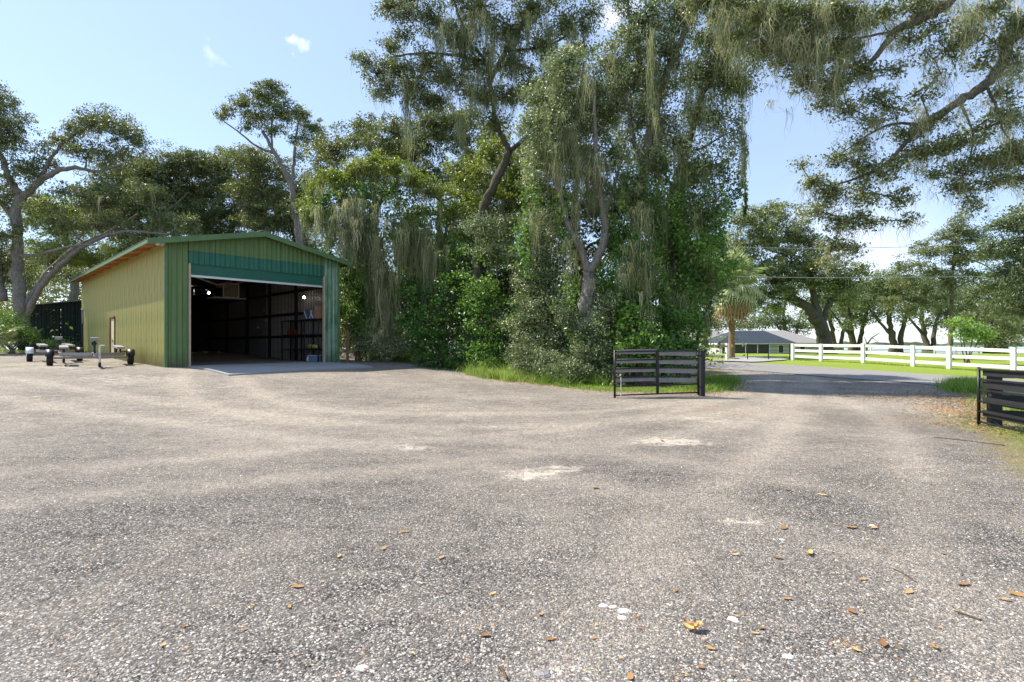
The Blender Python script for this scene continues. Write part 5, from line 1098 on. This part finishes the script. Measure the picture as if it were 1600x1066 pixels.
grass('verge_grass', x, y, R.uniform(.03,.13,len(x)), .013, R.normal(.62,.18,len(x)))
x, y = along([(2.0,17.2+1.2),(3.4,16.9),(5.3,16.5)], .40, 5000); grass('verge_grass', x, y+.3, R.uniform(.04,.2,len(x)), .014, R.normal(.60,.15,len(x)))
x, y = along([(5.9,17.2),(6.8,18.6),(7.6,20.5),(9.0,23)], .38, 8000); grass('verge_grass', x, y, R.uniform(.10,.36,len(x)), .018, R.normal(.34,.15,len(x)), .6)
# tall weeds in front of the silvery shrubs
x, y = along([(-1.3,22.6),(-.3,21.2),(.9,20.1)], .45, 5200); k = patchy(x, y, 1.7, -.25); x, y = x[k], y[k]; grass('tall_weeds', x, y, R.uniform(.15,.45,len(x))+.75*R.random(len(x))*(np.sin(x*4+y*3)*.5+.5)**2, .018, R.normal(.62,.16,len(x)), .5)
x, y = along([(.9,20.0),(2.0,18.9),(3.0,18.4)], .38, 2600); k = patchy(x, y, 1.9, -.1); x, y = x[k], y[k]; grass('tall_weeds', x, y, R.uniform(.12,.4,len(x))+.5*R.random(len(x))*(np.sin(x*5+y*2)*.5+.5)**2, .018, R.normal(.42,.16,len(x)), .5)
x, y = along([(-7.0,28.6),(-6.2,29.2),(-5.2,29.6)], .5, 3600); grass('tall_weeds', x, y, R.uniform(.3,1.1,len(x)), .024, R.normal(.60,.16,len(x)), .5)
x, y = along([(-1.0,22.2),(-.2,20.9),(1.0,19.8)], .4, 700); grass('dead_stems', x, y, R.uniform(.15,.6,len(x)), .016, R.normal(1.1,.1,len(x)), .7)
x, y = along([(-5,29.2),(-2.4,26.3),(-1,22.3),(.3,19.9),(3.2,17.4),(5.4,16.0)], .3, 2600); grass('dead_stems', x, y, R.uniform(.04,.16,len(x)), .012, R.normal(1.1,.1,len(x)), 1.)
# right side
x, y = along([(14.6,17.2),(15.6,18.2),(16.8,19.8)], .32, 5000); grass('verge_grass', x, y, R.uniform(.12,.5,len(x)), .02, R.normal(.42,.15,len(x)), .5)
x, y = along([(12.6,11.6),(13.6,12.9),(15.5,14.0),(17,15.5)], .8, 12000); grass('verge_grass', x, y, R.uniform(.08,.34,len(x)), .016, R.normal(.58,.16,len(x)), .5)
x, y = along([(10.9,9.9),(10.9,7.5),(9.6,5.0)], .7, 11000); grass('verge_grass', x, y, R.uniform(.06,.28,len(x)), .014, R.normal(.55,.18,len(x)), .5)
x, y = along([(10.3,12.6),(9.2,10.2),(8.4,8.6),(7.2,7.2),(5.9,5.7)], .36, 16000); k = patchy(x, y, 2.4, -.3); x, y = x[k], y[k]; grass('verge_grass', x, y, R.uniform(.02,.07,len(x)), .006, R.normal(.68,.2,len(x)), .9)
x, y = along([(4.3,4.7),(4.7,4.4),(4.5,4.1)], .16, 5200); k = patchy(x, y, 5, .05); x, y = x[k], y[k]; grass('verge_grass', x, y, R.uniform(.01,.045,len(x)), .0035, R.normal(.72,.2,len(x)), 1.1)
x, y = along([(2.55,2.72),(2.75,2.7),(2.35,2.95)], .09, 2200); k = patchy(x, y, 9, .1); x, y = x[k], y[k]; grass('verge_grass', x, y, R.uniform(.008,.03,len(x)), .003, R.normal(.6,.2,len(x)), 1.2)
x, y = along([(-4.45,4.62),(-4.2,4.70)], .03, 500); grass('verge_grass', x, y, R.uniform(.008,.03,len(x)), .0035, R.normal(.7,.2,len(x)), 1.2)
x, y = along([(-19.5,20.6),(-18,20.2)], .2, 1200); grass('verge_grass', x, y, R.uniform(.02,.07,len(x)), .012, R.normal(.7,.2,len(x)), 1.)
x, y = along([(-32,31),(-24,32.5),(-19,33)], .5, 4000); grass('verge_grass', x, y, R.uniform(.05,.25,len(x)), .03, R.normal(.45,.2,len(x)), .6)
x, y = along([(9.4,9.8),(9.0,8.0),(8.0,6.3),(6.8,5.2)], .55, 15000); k = patchy(x, y, 1.3, -.45); x, y = x[k], y[k]; grass('verge_grass', x, y, R.uniform(.02,.12,len(x)), .008, R.normal(.66,.22,len(x)), .9)
# fence-foot grass on the lawn edge
x, y = along([(a+.05, b) for a, b in FP], .25, 5000); grass('lawn_tufts', x, y, R.uniform(.06,.2,len(x)), .02, R.normal(.7,.15,len(x)), .5)
# leaf litter
n = 9000; x = R.uniform(-7, 5, n); y = R.uniform(2.2, 16, n)**1.0; keep = R.random(n) < .14+.25*(np.sin(x*1.3)*np.sin(y*.9) > .35)+.12*(x > 0); x, y = x[keep], y[keep]
P = np.stack([x, y, g(x, y)+.012], 1); leaves('leaf_litter', P, .022, R.uniform(.1,1,len(x)), 'litter', None, .55, 5, kind='stuff')
xx = []; yy = []
for pts, w, n in (([(-6.6,30.6),(-4.8,29.1),(-2.4,26.2),(-1.0,22.2),(.2,19.9),(3.0,17.3),(5.4,15.9),(7.2,17.8),(8.4,20.3)], .45, 5200), ([(13.5,16.2),(11.6,13.8),(9.6,11.0),(8.8,9.6)], .6, 2200), ([(10.5,15.5),(12.5,16.6),(14,17.2)], .9, 1200)):
    x, y = along(pts, w, n); xx.append(x); yy.append(y)
x = np.concatenate(xx); y = np.concatenate(yy); leaves('leaf_litter', np.stack([x, y, g(x, y)+.015], 1), .06, R.uniform(0,.95,len(x)), 'litter', None, .4, 3, kind='stuff')
# loose gravel stones near the camera
def stones(name, n, ymin, ymax, size, tints, seed_w=1., power=1.6):
    y = ymin+(ymax-ymin)*R.uniform(0,1,n)**power; x = R.uniform(-1.02, 1.02, n)*y*.97; ok = sdist(x, y, YARD) > 0; x, y = x[ok], y[ok]; N = len(x)
    P = np.stack([x, y, g(x, y)+size*.10], 1); base = np.array([[1,0,0],[-.5,.85,0],[-.5,-.85,0],[.1,.1,.75],[0,0,-.6]])
    base = np.array([[1,0,.1],[.1,1,-.1],[-1,.1,.05],[-.1,-1,0],[.05,.05,.72],[0,0,-.7]])
    s = size*R.uniform(.35,.85,N)*(1+.6*(R.random(N) > .93)); a = R.uniform(0,2*PI,N); c_, s_ = np.cos(a), np.sin(a)
    B = base[None]*R.uniform(.6,1.25,(N,6,3))*s[:,None,None]; B[:,:,2] *= R.uniform(.5,.95,N)[:,None]
    V = np.empty_like(B); V[:,:,0] = B[:,:,0]*c_[:,None]-B[:,:,1]*s_[:,None]; V[:,:,1] = B[:,:,0]*s_[:,None]+B[:,:,1]*c_[:,None]; V[:,:,2] = B[:,:,2]; V += P[:,None]
    T = np.array([[0,1,4],[1,2,4],[2,3,4],[3,0,4],[1,0,5],[2,1,5],[3,2,5],[0,3,5]]); Tt = (np.arange(N)[:,None,None]*6+T[None]).reshape(-1,3)
    Tt = Tt.reshape(N,8,3)[:,:4].reshape(-1,3)
    return link(name, quadsmesh(name, V.reshape(-1,3), Tt, 'stone', np.repeat(R.uniform(0,1,N), 6)), None, kind='stuff')
t = NT('stone'); a = t.attr('tint'); c = t.ramp(a, [(0, (.05,.048,.05)), (.40, (.13,.125,.125)), (.62, (.24,.225,.215)), (.80, (.42,.40,.37)), (.92, (.58,.55,.50)), (.96, (.42,.24,.13)), (1, (.70,.67,.62))]); n_ = t.noise(120, 3); c = t.mix(t.math('MULTIPLY', n_, .3), c, (.35,.33,.3)); t.fin(c, .75, 0, .3)
stones('loose_gravel', 150000, 2.1, 9.5, .0092, None)

# ---- fallen leaves one can pick out, and other small things on the gravel
def leaf_piece(L, seed, curl=.25):
    rs = random.Random(seed); V = []; Fs = []; n = 7
    for i in range(n+1):
        t_ = i/n; w = math.sin(PI*min(1, t_*.96+.02))**.8*L*.23*(1+rs.uniform(-.25,.25)); z = curl*L*(t_-.5)**2*1.6
        V += [(L*(t_-.5), -w, z+curl*w*.9), (L*(t_-.5), 0, z), (L*(t_-.5), w, z+curl*w*.9)]
    for i in range(n):
        for k in range(2): a = 3*i+k; Fs.append([a, a+3, a+4, a+1])
    return V, Fs
LM = []
for i in range(5):
    V, Fs = leaf_piece(1, i, .2+.08*i); me = rawmesh('fallen_leaf', V, Fs, 'litter', True); a_ = me.attributes.new('tint','FLOAT','POINT'); a_.data.foreach_set('value', [(.42,.58,.72,.33,.86)[i]]*len(V)); LM.append(me)
spots = [(1042,745,34),(632,830,18),(600,857,14),(757,996,20),(1265,866,34),(1225,826,24),(1330,825,22),(1365,826,18),(1215,872,16),(1148,868,16),(1505,912,24),(1590,928,30),(1568,936,18),(1380,1008,30),(1338,1018,18),(1330,955,24),(1460,1012,22),(845,963,12),(833,971,9),(931,980,10),(1000,985,12),(929,1000,12),(1110,1016,16),(1190,984,14),(1180,992,14),(382,985,12),(465,918,22),(452,950,12),(288,980,12),(255,1010,14),(1096,1046,14),(985,1061,20),(1420,925,18),(1475,865,14),(1285,775,22),(1232,768,16),(1203,762,14),(690,872,14),(1035,690,14),(530,870,14),(860,1002,16),(1440,680,18),(1300,690,14),(930,765,14),(770,930,12),(1056,925,12),(1230,937,14),(1348,905,14)]
for i, (px, py, wpx) in enumerate(spots):
    x, y = gp(px, py); L = min(.115, wpx/F*y*1.15); o = link('fallen_leaf', LM[i % 5], None, (x, y, gz(x, y)+.007)); L *= .82; o.rotation_euler = (random.uniform(-.15,.15), random.uniform(-.12,.12), random.uniform(-3.1,3.1)); o.scale = (L,L*random.uniform(.8,1.3),L*random.uniform(.3,1))
    tag(o, ('dry mid-brown oak leaf lying on the gravel','dry tan-brown oak leaf lying on the gravel','dry light tan oak leaf lying on the gravel','dry rust-brown oak leaf lying on the gravel','bright golden dry oak leaf lying on the gravel')[i % 5], 'leaf', 'fallen oak leaves scattered on the gravel')
x, y = gp(1080, 988); o = thing('curled_leaf', 'large curled golden-yellow dead leaf on the gravel near the bottom', 'leaf', (x, y, gz(x, y)+.012), .3-.9)
for k, (dx, dy, L, rz, cu, mi) in enumerate(((0,0,.088,.1,.5,4),(.018,.022,.075,.9,.8,2),(-.02,.026,.05,-.5,.6,1),(.035,.012,.04,-1.2,.6,3))):
    V, Fs = leaf_piece(L, 50+k, cu); me = rawmesh('blade', V, Fs, 'litter', True); a_ = me.attributes.new('tint','FLOAT','POINT'); a_.data.foreach_set('value', [(.95,.8,.6,.35)[k]]*len(V)); q = link('blade', me, o, (dx,dy,.004+.004*k), rz)
def rock(name, label, px, py, wpx, mat='pale_stone', group=None):
    x, y = gp(px, py); r = wpx/F*y/2; rs = random.Random(px); V = []; Fs = []; n = 9; m_ = 4
    for j in range(m_+1):
        for i in range(n):
            a = 2*PI*i/n; f = math.cos(j/m_*PI/2); V.append((math.cos(a)*r*f*rs.uniform(.8,1.15), math.sin(a)*r*.8*f*rs.uniform(.8,1.15), r*.42*math.sin(j/m_*PI/2)*rs.uniform(.85,1.1)-.003))
    for j in range(m_):
        for i in range(n): i2 = (i+1) % n; Fs.append([j*n+i, j*n+i2, (j+1)*n+i2, (j+1)*n+i])
    o = link(name, rawmesh(name, V, Fs, mat), None, (x, y, gz(x, y))); tag(o, label, 'stone', group)
for px, py, w in ((943,948,16),(958,950,15),(975,957,22),(972,967,18)): rock('pale_stone', 'chalky white stone in the tight cluster left of the curled golden leaf', px, py, w, 'pale_stone', 'clustered chalky stones')
for px, py, w in ((1145,968,18),(1150,972,12),(1232,1027,20),(566,1045,22),(845,875,9),(1222,843,10),(1363,821,10),(840,1052,14)):
    rock('pale_stone', 'single chalky white stone standing out on the grey gravel', px, py, w, 'pale_stone', 'single pale stones in the gravel')
rock('round_stone', 'flat grey-brown stone half sunk in pale sand at the bottom edge', 848, 1055, 30, 'weathered_board')
rock('brown_stone', 'small brown stone just right of the chalky stones on the gravel', 995, 968, 14, 'post_wood')
def stick(label, pts, r):
    P = []
    for px, py in pts: x, y = gp(px, py); P.append((x, y, gz(x, y)+r+.006))
    m = MB(); m.tube(smooth_path(P, 4), [r]*(4*(len(P)-1)+1) if len(P) > 2 else r, 5); tag(m.build('stick', 'stick_brown', None, True), label, 'stick', 'sticks lying on the gravel')
stick('long thin dark line on the gravel in front of the right gate', ((1460,677),(1500,680),(1570,687)), .007)  # thin tube laid along a dark line on the gravel
stick('thin brown stick on the gravel near the right edge of the frame', ((1490,955),(1512,962),(1534,970)), .004)
stick('short pale twig on the gravel at the lower right, left of the grass patch', ((1395,888),(1412,896),(1432,910)), .003)
stick('short pale twig at the bottom, left of the sandy patch', ((778,1046),(786,1054),(792,1066)), .005)
print('leaves', NLEAF[0], 'tris', sum(len(m.polygons) for m in bpy.data.meshes))
